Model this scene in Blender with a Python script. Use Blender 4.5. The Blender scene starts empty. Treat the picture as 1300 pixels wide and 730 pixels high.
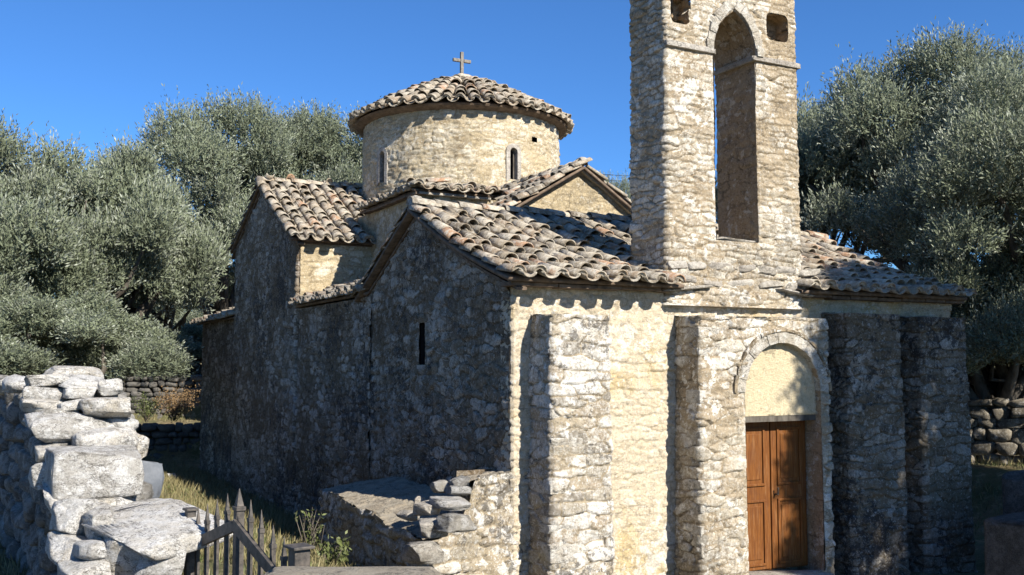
import bpy, bmesh, math
import numpy as np
from mathutils import Vector
R = math.radians
C = bpy.context.scene.collection
scene = bpy.context.scene

# ------------------------------------------------------------------ camera
TH = math.atan(1300/2490.); PITCH = math.atan(98/1300.); D0 = 11.0
CAM = np.array([-D0*math.sin(TH), -D0*math.cos(TH), 2.56])
cd = bpy.data.cameras.new('camera'); cam = bpy.data.objects.new('camera', cd); C.objects.link(cam)
cam.location = CAM; cam.rotation_euler = (math.pi/2+PITCH, 0, -TH)
cd.sensor_width = 36; cd.lens = 36; cd.clip_end = 3000; cd.clip_start = .1
scene.camera = cam
# ------------------------------------------------------------------ light
SUN_AZ, SUN_EL = R(15), R(36)          # azimuth from the facade normal towards +x
sdir = Vector((math.sin(SUN_AZ)*math.cos(SUN_EL), -math.cos(SUN_AZ)*math.cos(SUN_EL), math.sin(SUN_EL)))
sl = bpy.data.lights.new('sun', 'SUN'); sl.energy = 5.0; sl.angle = R(.5); sl.color = (1, .935, .83)
so = bpy.data.objects.new('sun', sl); C.objects.link(so); so.rotation_euler = sdir.to_track_quat('Z', 'Y').to_euler()
so.location = (0, -20, 30)
w = bpy.data.worlds.new('World'); scene.world = w; w.use_nodes = True
wn = w.node_tree.nodes; bg = wn['Background']
sky = wn.new('ShaderNodeTexSky'); sky.sky_type = 'NISHITA'; sky.sun_disc = False
sky.sun_elevation = SUN_EL; sky.sun_rotation = math.atan2(sdir.x, sdir.y)
sky.air_density = 1.0; sky.dust_density = 0.25; sky.ozone_density = 5.5; sky.altitude = 1500
tint = wn.new('ShaderNodeMix'); tint.data_type = 'RGBA'; tint.blend_type = 'MULTIPLY'; tint.inputs[0].default_value = 1
tint.inputs[7].default_value = (.63, 1.03, 1.38, 1)           # the deep blue of the photographed sky
w.node_tree.links.new(sky.outputs[0], tint.inputs[6]); w.node_tree.links.new(tint.outputs[2], bg.inputs[0]); bg.inputs[1].default_value = .062
scene.view_settings.view_transform = 'Standard'; scene.view_settings.look = 'None'
scene.view_settings.exposure = 1.0; scene.view_settings.gamma = 1

# ------------------------------------------------------------------ helpers
_f = np.array([math.sin(TH)*math.cos(PITCH), math.cos(TH)*math.cos(PITCH), math.sin(PITCH)])
_r = np.array([math.cos(TH), -math.sin(TH), 0.]); _u = np.cross(_r, _f)
_h = np.array([math.sin(TH), math.cos(TH), 0.])
def at(px, py, d):                      # a point seen at a photo pixel, d metres in front of the camera
    v = _f + _r*(px-650)/1300 - _u*(py-365)/1300
    return CAM + v*d/(v@_h)
def plan(X, Z): return CAM[:2]*1 + (_r*X + _h*Z)[:2]

def hashf(*ints, seed=0):
    h = np.full(np.broadcast(*ints).shape if len(ints) > 1 else np.shape(ints[0]), np.uint32(seed*747796405 % 4294967291 + 2891336453 % 4294967291 & 0xffffffff), dtype=np.uint32)
    with np.errstate(over='ignore'):
        for i in ints:
            h = h ^ (np.asarray(i).astype(np.int64) & 0xffffffff).astype(np.uint32)
            h = h*np.uint32(0x85ebca6b); h ^= h >> np.uint32(13); h = h*np.uint32(0xc2b2ae35); h ^= h >> np.uint32(16)
            h = h + np.uint32(0x9e3779b9)
        h = h*np.uint32(0x27d4eb2f); h ^= h >> np.uint32(15)
    return h.astype(np.float64)/4294967296.
def vnoise(p, seed=0):                  # value noise -1..1, p (...,3)
    i = np.floor(p).astype(np.int64); f = p-i; f = f*f*(3-2*f)
    r = 0
    for a in (0, 1):
        for b in (0, 1):
            for c in (0, 1):
                wgt = (f[..., 0] if a else 1-f[..., 0])*(f[..., 1] if b else 1-f[..., 1])*(f[..., 2] if c else 1-f[..., 2])
                r = r + wgt*hashf(i[..., 0]+a, i[..., 1]+b, i[..., 2]+c, seed=seed)
    return r*2-1
def fbm(p, o=3, seed=0):
    return sum(vnoise(p*2**k, seed+k)*.5**k for k in range(o))/1.75
def smooth(x, a, b):
    t = np.clip((x-a)/(b-a), 0, 1); return t*t*(3-2*t)

def empty(name, loc, label=None, cat=None, group=None):
    o = bpy.data.objects.new(name, None); C.objects.link(o); o.location = [float(v) for v in loc]
    o.empty_display_size = .3
    return tag(o, label, cat, group)
def tag(o, label=None, cat=None, group=None, kind=None):
    if label: o['label'] = label
    if cat: o['category'] = cat
    if group: o['group'] = group
    if kind: o['kind'] = kind
    return o
def root_of(p):
    while p.parent: p = p.parent
    return p
def mk(name, V, F, mat, parent=None, attrs=None, shade=True, origin=None):
    V = np.asarray(V, float).reshape(-1, 3)
    org = np.array(root_of(parent).location) if parent else (np.zeros(3) if origin is None else np.asarray(origin, float))
    V = V-org
    me = bpy.data.meshes.new(name)
    if isinstance(F, np.ndarray):
        k = F.shape[1]
        me.vertices.add(len(V)); me.vertices.foreach_set('co', V.astype(np.float32).ravel())
        me.loops.add(F.size); me.loops.foreach_set('vertex_index', F.astype(np.int32).ravel())
        me.polygons.add(len(F)); me.polygons.foreach_set('loop_start', np.arange(0, F.size, k, dtype=np.int32))
        me.update(calc_edges=True); me.validate()
    else:
        me.from_pydata(V.tolist(), [], F)
    if shade: me.polygons.foreach_set('use_smooth', np.ones(len(me.polygons), bool))
    if attrs:
        for k, v in attrs.items():
            a = me.attributes.new(k, 'FLOAT', 'POINT'); a.data.foreach_set('value', np.asarray(v, np.float32).ravel())
    me.materials.append(mat)
    o = bpy.data.objects.new(name, me); C.objects.link(o)
    if parent: o.parent = parent
    else: o.location = org
    return o
class MB:                               # collects pieces into one mesh
    def __init__(s): s.V = []; s.F = []; s.n = 0; s.A = []
    def add(s, V, F, rnd=.5):
        V = np.asarray(V, float).reshape(-1, 3); s.V.append(V); s.A.append(np.full(len(V), rnd))
        s.F += [[i+s.n for i in f] for f in F]; s.n += len(V)
    def box(s, c, size, yaw=0, rnd=.5, taper=1, ax=None):
        x, y, z = [v/2 for v in size]
        P = np.array([(-x, -y, -z), (x, -y, -z), (x, y, -z), (-x, y, -z), (-x*taper, -y*taper, z), (x*taper, -y*taper, z), (x*taper, y*taper, z), (-x*taper, y*taper, z)])
        if ax is not None: P = P@np.asarray(ax)
        else:
            cs, sn = math.cos(yaw), math.sin(yaw); P = np.stack([P[:, 0]*cs-P[:, 1]*sn, P[:, 0]*sn+P[:, 1]*cs, P[:, 2]], 1)
        s.add(P+np.asarray(c), [(0, 3, 2, 1), (4, 5, 6, 7), (0, 1, 5, 4), (1, 2, 6, 5), (2, 3, 7, 6), (3, 0, 4, 7)], rnd)
    def tube(s, pts, rad, k=8, rnd=.5):
        pts = [np.asarray(p, float) for p in pts]; n = len(pts)
        rad = rad if hasattr(rad, '__len__') else [rad]*n
        V = []
        for i, p in enumerate(pts):
            t = pts[min(i+1, n-1)]-pts[max(i-1, 0)]; t /= np.linalg.norm(t)
            a = np.cross(t, (0, 0, 1) if abs(t[2]) < .9 else (1, 0, 0)); a /= np.linalg.norm(a); b = np.cross(t, a)
            for j in range(k):
                g = 2*math.pi*j/k; V.append(p+rad[i]*(a*math.cos(g)+b*math.sin(g)))
        F = [(i*k+j, i*k+(j+1) % k, (i+1)*k+(j+1) % k, (i+1)*k+j) for i in range(n-1) for j in range(k)]
        F += [tuple(range(k))[::-1], tuple((n-1)*k+j for j in range(k))]
        s.add(V, F, rnd)
    def build(s, name, mat, parent=None, shade=False, bevel=0, origin=None):
        o = mk(name, np.concatenate(s.V), s.F, mat, parent, {'rnd': np.concatenate(s.A)}, shade, origin)
        if bevel:
            m = o.modifiers.new('bevel', 'BEVEL'); m.width = bevel; m.segments = 2; m.limit_method = 'ANGLE'
        return o

# ------------------------------------------------------------------ materials
class NT:
    def __init__(s, name):
        s.m = bpy.data.materials.new(name); s.m.use_nodes = True; s.t = s.m.node_tree; s.b = s.t.nodes['Principled BSDF']
        s.b.inputs['Specular IOR Level'].default_value = .25
    def L(s, a, b):
        s.t.links.new(a, b)
    def put(s, inp, v):
        if isinstance(v, bpy.types.NodeSocket): s.L(v, inp)
        elif isinstance(v, tuple) and len(v) == 3 and inp.type == 'RGBA': inp.default_value = (*v, 1)
        else: inp.default_value = v
    def attr(s, n):
        a = s.t.nodes.new('ShaderNodeAttribute'); a.attribute_name = n; return a.outputs['Fac']
    def pos(s):
        return s.t.nodes.new('ShaderNodeTexCoord').outputs['Object']
    def noise(s, vec, scale, detail=3, rough=.55, dist=0):
        n = s.t.nodes.new('ShaderNodeTexNoise'); n.inputs['Scale'].default_value = scale; n.inputs['Detail'].default_value = detail
        n.inputs['Roughness'].default_value = rough; n.inputs['Distortion'].default_value = dist; s.L(vec, n.inputs['Vector']); return n.outputs['Fac']
    def vor(s, vec, scale, out='Distance'):
        n = s.t.nodes.new('ShaderNodeTexVoronoi'); n.inputs['Scale'].default_value = scale; s.L(vec, n.inputs['Vector']); return n.outputs[out]
    def stretch(s, vec, sc):
        n = s.t.nodes.new('ShaderNodeMapping'); n.inputs['Scale'].default_value = sc; s.L(vec, n.inputs['Vector']); return n.outputs[0]
    def rng(s, v, a, b, c=0., d=1., sm=True):
        n = s.t.nodes.new('ShaderNodeMapRange'); n.interpolation_type = 'SMOOTHSTEP' if sm else 'LINEAR'
        for i, x in zip((1, 2, 3, 4), (a, b, c, d)): n.inputs[i].default_value = x
        s.L(v, n.inputs[0]); return n.outputs[0]
    def math(s, op, a, b=0.):
        n = s.t.nodes.new('ShaderNodeMath'); n.operation = op; s.put(n.inputs[0], a); s.put(n.inputs[1], b); return n.outputs[0]
    def mix(s, fac, a, b, mode='MIX'):
        n = s.t.nodes.new('ShaderNodeMix'); n.data_type = 'RGBA'; n.blend_type = mode
        s.put(n.inputs[0], fac); s.put(n.inputs[6], a); s.put(n.inputs[7], b); return n.outputs[2]
    def ramp(s, v, stops, const=False):
        n = s.t.nodes.new('ShaderNodeValToRGB'); e = n.color_ramp.elements
        if const: n.color_ramp.interpolation = 'CONSTANT'
        while len(e) < len(stops): e.new(.5)
        for q, (p, c) in zip(e, stops): q.position = p; q.color = (*c, 1)
        s.L(v, n.inputs[0]); return n.outputs[0]
    def bump(s, h, dist=.01, strength=1., prev=None):
        n = s.t.nodes.new('ShaderNodeBump'); n.inputs['Distance'].default_value = dist; n.inputs['Strength'].default_value = strength
        s.L(h, n.inputs['Height'])
        if prev: s.L(prev, n.inputs['Normal'])
        return n.outputs[0]
    def done(s, col, rough=.9, normal=None):
        s.put(s.b.inputs['Base Color'], col); s.put(s.b.inputs['Roughness'], rough)
        if normal: s.L(normal, s.b.inputs['Normal'])
        return s.m

def mat_masonry(name, tones, mortar, smear=.45, white=.4, black=.3, wht=(.62, .6, .55), ochre=None, blk=(.045, .043, .042), crack=.85):
    n = NT(name); P = n.pos(); rnd = n.attr('rnd'); joint = n.attr('joint')
    k = len(tones)
    v = n.math('ADD', rnd, n.math('MULTIPLY', n.math('SUBTRACT', n.noise(P, 16, 6, .72), .5), .8))
    col = n.ramp(v, [(i/(k-1), c) for i, c in enumerate(tones)])
    sm = n.rng(n.noise(P, 1.7, 5, .62, .4), .62-smear*.5, .74-smear*.5)
    mcol = n.mix(n.noise(P, 6, 5, .7), tuple(c*.78 for c in mortar), tuple(min(1, c*1.2) for c in mortar))
    if ochre: mcol = n.mix(n.rng(n.noise(P, 1.1, 4, .6, .6), .52, .66), mcol, ochre)
    jm = n.math('SUBTRACT', 1., n.rng(n.math('ADD', joint, n.math('MULTIPLY', n.math('SUBTRACT', n.noise(P, 25, 4, .6), .5), .7)), .22, .62))
    fac = n.math('MAXIMUM', jm, n.math('MULTIPLY', sm, .82))
    col = n.mix(fac, col, mcol)
    deep = n.math('MULTIPLY', n.math('SUBTRACT', 1., n.rng(n.math('ADD', joint, n.math('MULTIPLY', n.math('SUBTRACT', n.noise(P, 40, 3, .6), .5), .3)), .02, .26)), n.rng(n.noise(P, 4, 4), .40, .56))
    col = n.mix(n.math('MULTIPLY', deep, crack), col, tuple(c*.42 for c in mortar))
    wl = n.rng(n.math('ADD', n.noise(P, 7, 7, .72, .3), n.math('MULTIPLY', n.math('SUBTRACT', n.noise(P, .9, 2), .5), .5)), .57, .605)
    col = n.mix(n.math('MULTIPLY', wl, white), col, wht)
    bl = n.rng(n.math('ADD', n.noise(n.stretch(P, (1, 1, .8)), 8, 7, .75, .2), n.math('MULTIPLY', n.math('SUBTRACT', n.noise(P, .7, 3), .5), .75)), .575, .615)
    col = n.mix(n.math('MULTIPLY', bl, black), col, blk)
    sp = n.rng(n.noise(P, 70, 3, .7), .25, .75, .68, 1.25, False)
    col = n.mix(n.rng(n.noise(P, 45, 5, .75), .50, .66, 0, .5), col, tuple(c*.35 for c in mortar))
    col = n.mix(n.rng(n.noise(P, 33, 5, .75), .54, .66, 0, .55), col, wht)
    for sc_, lo in ((11, .958), (26, .94)):              # hairline fractures
        rd = n.math('SUBTRACT', 1., n.math('ABSOLUTE', n.math('SUBTRACT', n.math('MULTIPLY', n.noise(n.stretch(P, (1, 1, 1.5)), sc_, 5, .6, .5), 2.), 1.)))
        col = n.mix(n.math('MULTIPLY', n.math('MULTIPLY', n.rng(rd, lo, .99), n.rng(n.noise(P, sc_*.35, 3), .45, .6)), crack*.75), col, tuple(c*.28 for c in mortar))
    b1 = n.bump(n.noise(P, 48, 8, .8), .022, 1.); b2 = n.bump(n.noise(n.stretch(P, (1, 1, 1.7)), 13, 5, .7), .018, .8, b1)
    return n.done(col, .93, b2)

CREAM = (.56, .48, .345); OCH = (.50, .385, .19)
M = {}
M['facade'] = mat_masonry('facade_masonry', [(.36, .28, .17), (.64, .575, .46), (.46, .40, .31), (.74, .69, .59), (.43, .33, .2), (.76, .73, .65)], (.60, .51, .37), .5, .55, .25, (.80, .775, .71), (.54, .42, .23), crack=.6)
M['pier'] = mat_masonry('pier_masonry', [(.24, .21, .165), (.62, .59, .53), (.34, .295, .22), (.74, .715, .66), (.32, .255, .17), (.68, .66, .61)], (.40, .33, .225), .25, .75, .7, (.78, .77, .735))
M['shadepier'] = mat_masonry('shade_toned_pier_masonry', [(.11, .092, .068), (.26, .235, .195), (.15, .125, .092), (.40, .375, .33), (.15, .12, .08), (.33, .305, .265)], (.16, .125, .08), .28, .4, .9, (.62, .60, .56))  # pier stone with tones lowered to carry the tree shade
M['tower'] = mat_masonry('tower_masonry', [(.33, .27, .185), (.62, .575, .485), (.40, .345, .255), (.74, .71, .635), (.37, .30, .205), (.76, .735, .67)], (.37, .295, .195), .3, .85, .35, (.78, .755, .69))
M['plaster'] = mat_masonry('weathered_plaster', [(.27, .18, .10), (.56, .49, .39), (.31, .22, .13)], (.38, .28, .17), .7, .75, .4, (.62, .56, .47))
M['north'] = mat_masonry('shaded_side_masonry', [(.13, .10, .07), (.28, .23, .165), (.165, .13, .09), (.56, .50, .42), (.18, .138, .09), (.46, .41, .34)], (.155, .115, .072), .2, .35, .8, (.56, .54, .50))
M['drum'] = mat_masonry('drum_masonry', [(.30, .23, .135), (.60, .53, .39), (.40, .325, .21), (.68, .625, .50), (.36, .275, .165), (.62, .57, .45)], (.44, .355, .22), .25, .5, .28, (.72, .69, .6))
M['rubble'] = mat_masonry('rubble_masonry', [(.2, .185, .16), (.42, .40, .36), (.33, .31, .27), (.54, .52, .47)], (.24, .21, .16), .2, .5, .45)

def mat_rock(name, tones, white=.5, black=.4, wht=(.74, .73, .71)):
    n = NT(name); P = n.pos(); rnd = n.attr('rnd'); k = len(tones)
    v = n.math('ADD', rnd, n.math('MULTIPLY', n.math('SUBTRACT', n.noise(P, 9, 5, .7), .5), .8))
    col = n.ramp(v, [(i/(k-1), c) for i, c in enumerate(tones)])
    wl = n.rng(n.noise(P, 9, 9, .8, .3), .48, .54); col = n.mix(n.math('MULTIPLY', wl, white), col, wht)
    bl = n.rng(n.noise(n.stretch(P, (1, 1, 1.2)), 13, 9, .8, .5), .55, .60); col = n.mix(n.math('MULTIPLY', bl, black), col, (.07, .068, .066))
    col = n.mix(n.math('MULTIPLY', n.rng(n.noise(P, 90, 3, .6), .42, .6), .35), col, (.2, .19, .175))
    for sc_, lo in ((5, .965), (14, .95)):
        rd = n.math('SUBTRACT', 1., n.math('ABSOLUTE', n.math('SUBTRACT', n.math('MULTIPLY', n.noise(n.stretch(P, (1, 1, 2.)), sc_, 6, .62, .6), 2.), 1.)))
        col = n.mix(n.math('MULTIPLY', n.math('MULTIPLY', n.rng(rd, lo, .99), n.rng(n.noise(P, sc_*.4, 3), .42, .58)), .8), col, (.075, .068, .058))
    b = n.bump(n.noise(P, 40, 8, .8), .025, 1.); b = n.bump(n.noise(n.stretch(P, (1, 1, 1.5)), 9, 6, .7), .03, .8, b)
    return n.done(col, .92, b)
M['rock'] = mat_rock('white_limestone', [(.42, .40, .36), (.62, .605, .57), (.52, .47, .38), (.69, .675, .645)], .6, .6, (.70, .695, .675))
M['cut'] = mat_rock('dressed_cream_stone', [(.38, .335, .26), (.52, .475, .39), (.45, .40, .32), (.58, .545, .47)], .6, .45, (.72, .70, .64))
M['greyrock'] = mat_rock('grey_fieldstone', [(.2, .19, .17), (.32, .31, .29), (.26, .24, .2), (.42, .4, .37)], .4, .5, (.52, .52, .5))
M['shaderock'] = mat_rock('shade_darkened_stone', [(.05, .047, .042), (.10, .094, .085), (.075, .07, .06), (.14, .13, .12)], .25, .6, (.25, .245, .235))  # stone tones darkened in place of shade on blocks and terrace walls
M['shadedrubble'] = mat_rock('shade_toned_limestone', [(.09, .084, .073), (.2, .19, .17), (.15, .14, .12), (.29, .275, .25)], .4, .6, (.50, .49, .47))  # limestone tones lowered to carry the shade of the wall's left face
M['dust'] = mat_rock('dusty_rubble_fill', [(.30, .25, .18), (.40, .34, .25), (.34, .30, .23)], .25, .25, (.5, .46, .38))
M['slab'] = mat_rock('schist_slab', [(.3, .27, .22), (.44, .40, .34), (.36, .32, .27), (.52, .48, .42)], .4, .35, (.6, .57, .5))

def mat_tile():
    n = NT('weathered_tiles'); P = n.pos(); rnd = n.attr('rnd')
    v = n.math('ADD', rnd, n.math('MULTIPLY', n.math('SUBTRACT', n.noise(P, 7, 4, .65), .5), .7))
    col = n.ramp(v, [(0, (.14, .115, .085)), (.2, (.29, .245, .18)), (.4, (.235, .175, .12)), (.55, (.36, .315, .245)), (.7, (.2, .17, .13)), (.85, (.42, .375, .30)), (.95, (.29, .175, .105)), (1, (.33, .2, .12))])
    wl = n.rng(n.noise(P, 12, 8, .75, .3), .48, .58); col = n.mix(n.math('MULTIPLY', wl, .5), col, (.50, .47, .40))
    bl = n.rng(n.noise(P, 16, 7, .75, .3), .54, .63); col = n.mix(n.math('MULTIPLY', bl, .65), col, (.07, .062, .055))
    b = n.bump(n.noise(P, 30, 7, .7), .02, .8)
    return n.done(col, .92, b)
M['tile'] = mat_tile()
def mat_simple(name, a, b, scale=8, rough=.85, bs=.01, str_=(1, 1, 1), det=6):
    n = NT(name); P = n.stretch(n.pos(), str_); x = n.noise(P, scale, det, .65)
    return n.done(n.mix(n.rng(x, .3, .7), a, b), rough, n.bump(x, bs, .6))
M['deck'] = mat_simple('roof_bedding', (.075, .055, .04), (.19, .14, .10), 9)
M['dark'] = mat_simple('interior_shade_black', (.008, .008, .009), (.015, .014, .013))  # near-black colour standing in for unlit space inside openings
M['cross'] = mat_simple('grey_stone', (.13, .115, .095), (.22, .2, .17), 18)
M['bark'] = mat_simple('olive_bark', (.045, .038, .03), (.13, .115, .095), 9, .95, .03, (1, 1, .3))
M['slate'] = mat_simple('slate_sheet', (.09, .1, .115), (.14, .15, .165), 12)
M['cable'] = mat_simple('cable_rubber', (.015, .015, .016), (.025, .025, .026))
M['paint'] = mat_simple('gate_iron', (.035, .033, .031), (.11, .095, .08), 22, .55, .004)
M['tymp'] = mat_masonry('cream_plaster', [(.52, .43, .27), (.62, .54, .37)], (.58, .49, .325), 1.3, .5, .4, (.68, .6, .44), crack=.2)
def mat_wood():
    n = NT('door_wood'); P = n.pos(); g = n.noise(n.stretch(P, (9, 9, .7)), 7, 6, .6, .6)
    col = n.mix(n.rng(g, .3, .7), (.10, .031, .005), (.175, .062, .0095))
    col = n.mix(n.math('MULTIPLY', n.rng(n.noise(P, 3, 4), .5, .7), .4), col, (.075, .024, .008))
    col = n.mix(n.math('MULTIPLY', n.rng(n.noise(n.stretch(P, (14, 14, 1.1)), 3, 7, .7), .5, .66), .35), col, (.27, .15, .07))
    return n.done(col, .65, n.bump(g, .004, .5))
M['wood'] = mat_wood()
def mat_ground():
    n = NT('dry_ground'); P = n.pos()
    col = n.mix(n.rng(n.noise(P, .8, 6, .65), .4, .62), (.20, .155, .085), (.115, .12, .05))
    col = n.mix(n.rng(n.noise(P, 5, 7, .7), .5, .66), col, (.30, .25, .15))
    col = n.mix(n.rng(n.noise(P, 35, 4, .7), .55, .68), col, (.07, .06, .035))
    return n.done(col, .95, n.bump(n.noise(P, 12, 8, .75), .08, 1))
M['ground'] = mat_ground()
def mat_leaf(name, top, under, tips=(.3, .32, .27)):
    n = NT(name); rnd = n.attr('rnd'); g = n.t.nodes.new('ShaderNodeNewGeometry')
    a = n.mix(rnd, tuple(c*.55 for c in top), tuple(c*1.45 for c in top))
    b = n.mix(rnd, tuple(c*.8 for c in under), tuple(c*1.2 for c in under))
    col = n.mix(g.outputs['Backfacing'], a, b)
    n.done(col, .6); n.b.inputs['Specular IOR Level'].default_value = .3
    tr = n.t.nodes.new('ShaderNodeBsdfTranslucent'); n.L(col, tr.inputs[0])
    ms = n.t.nodes.new('ShaderNodeMixShader'); ms.inputs[0].default_value = .18
    out = n.t.nodes['Material Output']; n.L(n.b.outputs[0], ms.inputs[1]); n.L(tr.outputs[0], ms.inputs[2]); n.L(ms.outputs[0], out.inputs[0])
    return n.m
M['leaf'] = mat_leaf('olive_leaf', (.128, .148, .092), (.31, .335, .265))
M['weed'] = mat_leaf('weed_leaf', (.10, .12, .04), (.14, .16, .07))
M['drygrass'] = mat_leaf('dry_grass_blade', (.195, .17, .08), (.22, .19, .095))
M['drybrush'] = mat_leaf('dry_brush', (.20, .125, .06), (.24, .16, .08))

# ------------------------------------------------------------------ masonry surfaces
def stones(S, T, w, h, seed, warp=.35):
    p3 = np.stack([S/w*.9, T/h*.45, np.full_like(S, seed*3.7)], -1)
    q0 = np.stack([S*7, T*9, S*0+seed*1.3], -1); S = S+.028*fbm(q0, 2, seed+51); T = T+.02*fbm(q0, 2, seed+57)
    row = T/h + warp*vnoise(p3, seed) + .25*vnoise(np.stack([S/w*.3, T/h*.2, S*0+seed], -1), seed+9)
    col = S/w
    asp = w/h
    best = np.full(S.shape, 9e9); sec = best.copy()
    bx = np.zeros(S.shape); bz = bx.copy(); sx = bx.copy(); sz = bx.copy(); rid = bx.copy()
    ri = np.floor(row).astype(np.int64)
    for dr in (-1, 0, 1):
        r = ri+dr; off = hashf(r, seed=seed+1)
        ci = np.floor(col+off).astype(np.int64)
        for dc in (-1, 0, 1):
            c = ci+dc
            jx = .12+.76*hashf(r, c, seed=seed+2); jz = .5+.55*(hashf(r, c, seed=seed+3)-.5)
            qx = c+jx-off; qz = r+jz
            wt = .42*hashf(r, c, seed=seed+5)**1.5
            dx = col-qx; dz = row-qz
            d = np.sqrt(dx*dx+dz*dz*1.15)-wt
            new = d < best
            isec = (~new) & (d < sec)
            sx = np.where(new, bx, np.where(isec, qx, sx)); sz = np.where(new, bz, np.where(isec, qz, sz))
            sec = np.where(new, best, np.where(isec, d, sec))
            bx = np.where(new, qx, bx); bz = np.where(new, qz, bz); rid = np.where(new, hashf(r, c, seed=seed+4), rid)
            best = np.where(new, d, best)
    nx = sx-bx; nz = sz-bz; l = np.sqrt(nx*nx+nz*nz)+1e-9
    grad = 2*np.sqrt((nx/l/w)**2+(nz/l/h)**2)
    return rid, np.clip((sec-best)/grad, 0, 1), (col-bx)*w, (row-bz)*h       # random id, distance to joint in metres

def masonry(name, P, N, S, T, mat, parent, w=.3, h=.13, amp=.022, jw=.03, seed=1, hole=None, wob=.014, flip=False, fill=.55):
    n, m = P.shape[:2]
    rid, jd, lx, lz = stones(S, T, w, h, seed)
    joint = np.clip(jd/jw, 0, 1)
    fl = smooth(fbm(P*1.3, 3, seed+20), .15-.9*fill, .75-.9*fill)          # where mortar is flush with the stone
    prof = smooth(joint+.4*vnoise(P*27, seed+61)+.2*vnoise(P*60, seed+63), .12, .62)
    hid = (rid*1e6).astype(np.int64); h7, h8, h9 = hashf(hid, seed=7), hashf(hid, seed=8), hashf(hid, seed=9)
    face = .45+.95*h7 + prof*np.clip((h8-.5)*lx/w*1.6+(h9-.6)*lz/h*1.5, -.6, .6)
    disp = amp*(.3+.7*fl)*(prof*face-.3) + wob*fbm(P*np.array([1.1, 1.1, 1.6]), 3, seed+31) + amp*.3*vnoise(P*19, seed+41) + amp*.22*vnoise(P*43, seed+43)
    if hole is not None:
        sd = hole(P); e = .004
        ts = np.gradient(P, axis=0); ts /= np.linalg.norm(ts, axis=-1, keepdims=True)+1e-9
        tt = np.gradient(P, axis=1); tt /= np.linalg.norm(tt, axis=-1, keepdims=True)+1e-9
        gs = (hole(P+ts*e)-hole(P-ts*e))/(2*e); gt = (hole(P+tt*e)-hole(P-tt*e))/(2*e)
        step = max(np.linalg.norm(P[1, 0]-P[0, 0]), np.linalg.norm(P[0, 1]-P[0, 0]))
        mv = np.abs(sd) < .75*step; mvv = np.where(mv, -sd, 0.)[..., None]
        P = P+mvv*(ts*gs[..., None]+tt*gt[..., None])
        disp = disp*(.25+.75*smooth(sd, 0, .07))
    Q = P+N*disp[..., None]
    idx = np.arange(n*m).reshape(n, m)
    F = np.stack([idx[:-1, :-1], idx[1:, :-1], idx[1:, 1:], idx[:-1, 1:]], -1).reshape(-1, 4)
    if flip: F = F[:, ::-1]
    if hole is not None:
        sdq = hole(Q.reshape(-1, 3)[F].mean(1)) if False else hole(P.reshape(-1, 3)[F].mean(1))
        F = F[sdq > 0]
    return mk(name, Q, np.ascontiguousarray(F), mat, parent, {'rnd': rid, 'joint': joint*(.25+.75*fl)}, False)

def path_pts(path, res, closed=False):
    path = [np.array(p, float) for p in path]
    if closed: path = path+[path[0]]
    pts, nrm, ss = [], [], []; s = 0; segs = []
    for a, b in zip(path[:-1], path[1:]):
        L = np.linalg.norm(b-a); d = (b-a)/L; segs.append((a, d, L, np.array([d[1], -d[0]])))
    for i, (a, d, L, nn) in enumerate(segs):
        k = max(2, int(L/res))
        for j in range(k):
            t = j/k*L; q = nn
            if j == 0:
                if i > 0: q = nn+segs[i-1][3]
                elif closed: q = nn+segs[-1][3]
                q = q/np.linalg.norm(q)
            p = a+d*t
            if j == 0 and (i > 0 or closed): p = p-q*.018
            pts.append(p); nrm.append(q); ss.append(s+t)
        s += L
    last = segs[-1]
    q = last[3]; p = last[0]+last[1]*last[2]
    if closed: q = nrm[0]; p = pts[0]
    pts.append(p); nrm.append(q); ss.append(s)
    return np.array(pts), np.array(nrm), np.array(ss)
def wall(name, path, z0, ztop, mat, parent, res=.025, closed=False, batter=0, s0=0, **kw):
    p, nn, s = path_pts(path, res, closed)
    zt = np.array([ztop(*q) for q in p]) if callable(ztop) else np.full(len(p), float(ztop))
    m = max(3, int((zt.max()-z0)/res))
    t = np.linspace(0, 1, m)
    Z = z0+(zt-z0)[:, None]*t[None]
    off = batter*(zt.max()-Z)
    P = np.stack([p[:, None, 0]+nn[:, None, 0]*off, p[:, None, 1]+nn[:, None, 1]*off, Z], -1)
    N = np.broadcast_to(np.concatenate([nn, np.zeros((len(nn), 1))], 1)[:, None], P.shape)
    S = np.broadcast_to((s+s0)[:, None], Z.shape)
    return masonry(name, P, N, S, Z, mat, parent, **kw)
def patch(name, A, B, D, mat, parent, res=.025, fn=None, **kw):
    """bilinear sheet from corner A along B and D; normal = B x D"""
    A, B, D = [np.array(v, float) for v in (A, B, D)]
    lb, ld = np.linalg.norm(B), np.linalg.norm(D); n, m = max(3, int(lb/res)), max(3, int(ld/res))
    a, b = np.meshgrid(np.linspace(0, 1, n), np.linspace(0, 1, m), indexing='ij')
    P = A+a[..., None]*B+b[..., None]*D
    if fn: P = fn(P, a, b)
    nn = np.cross(B, D); nn /= np.linalg.norm(nn)
    return masonry(name, P, np.broadcast_to(nn, P.shape), a*lb+kw.pop('s0', 0), b*ld, mat, parent, **kw)

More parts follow.
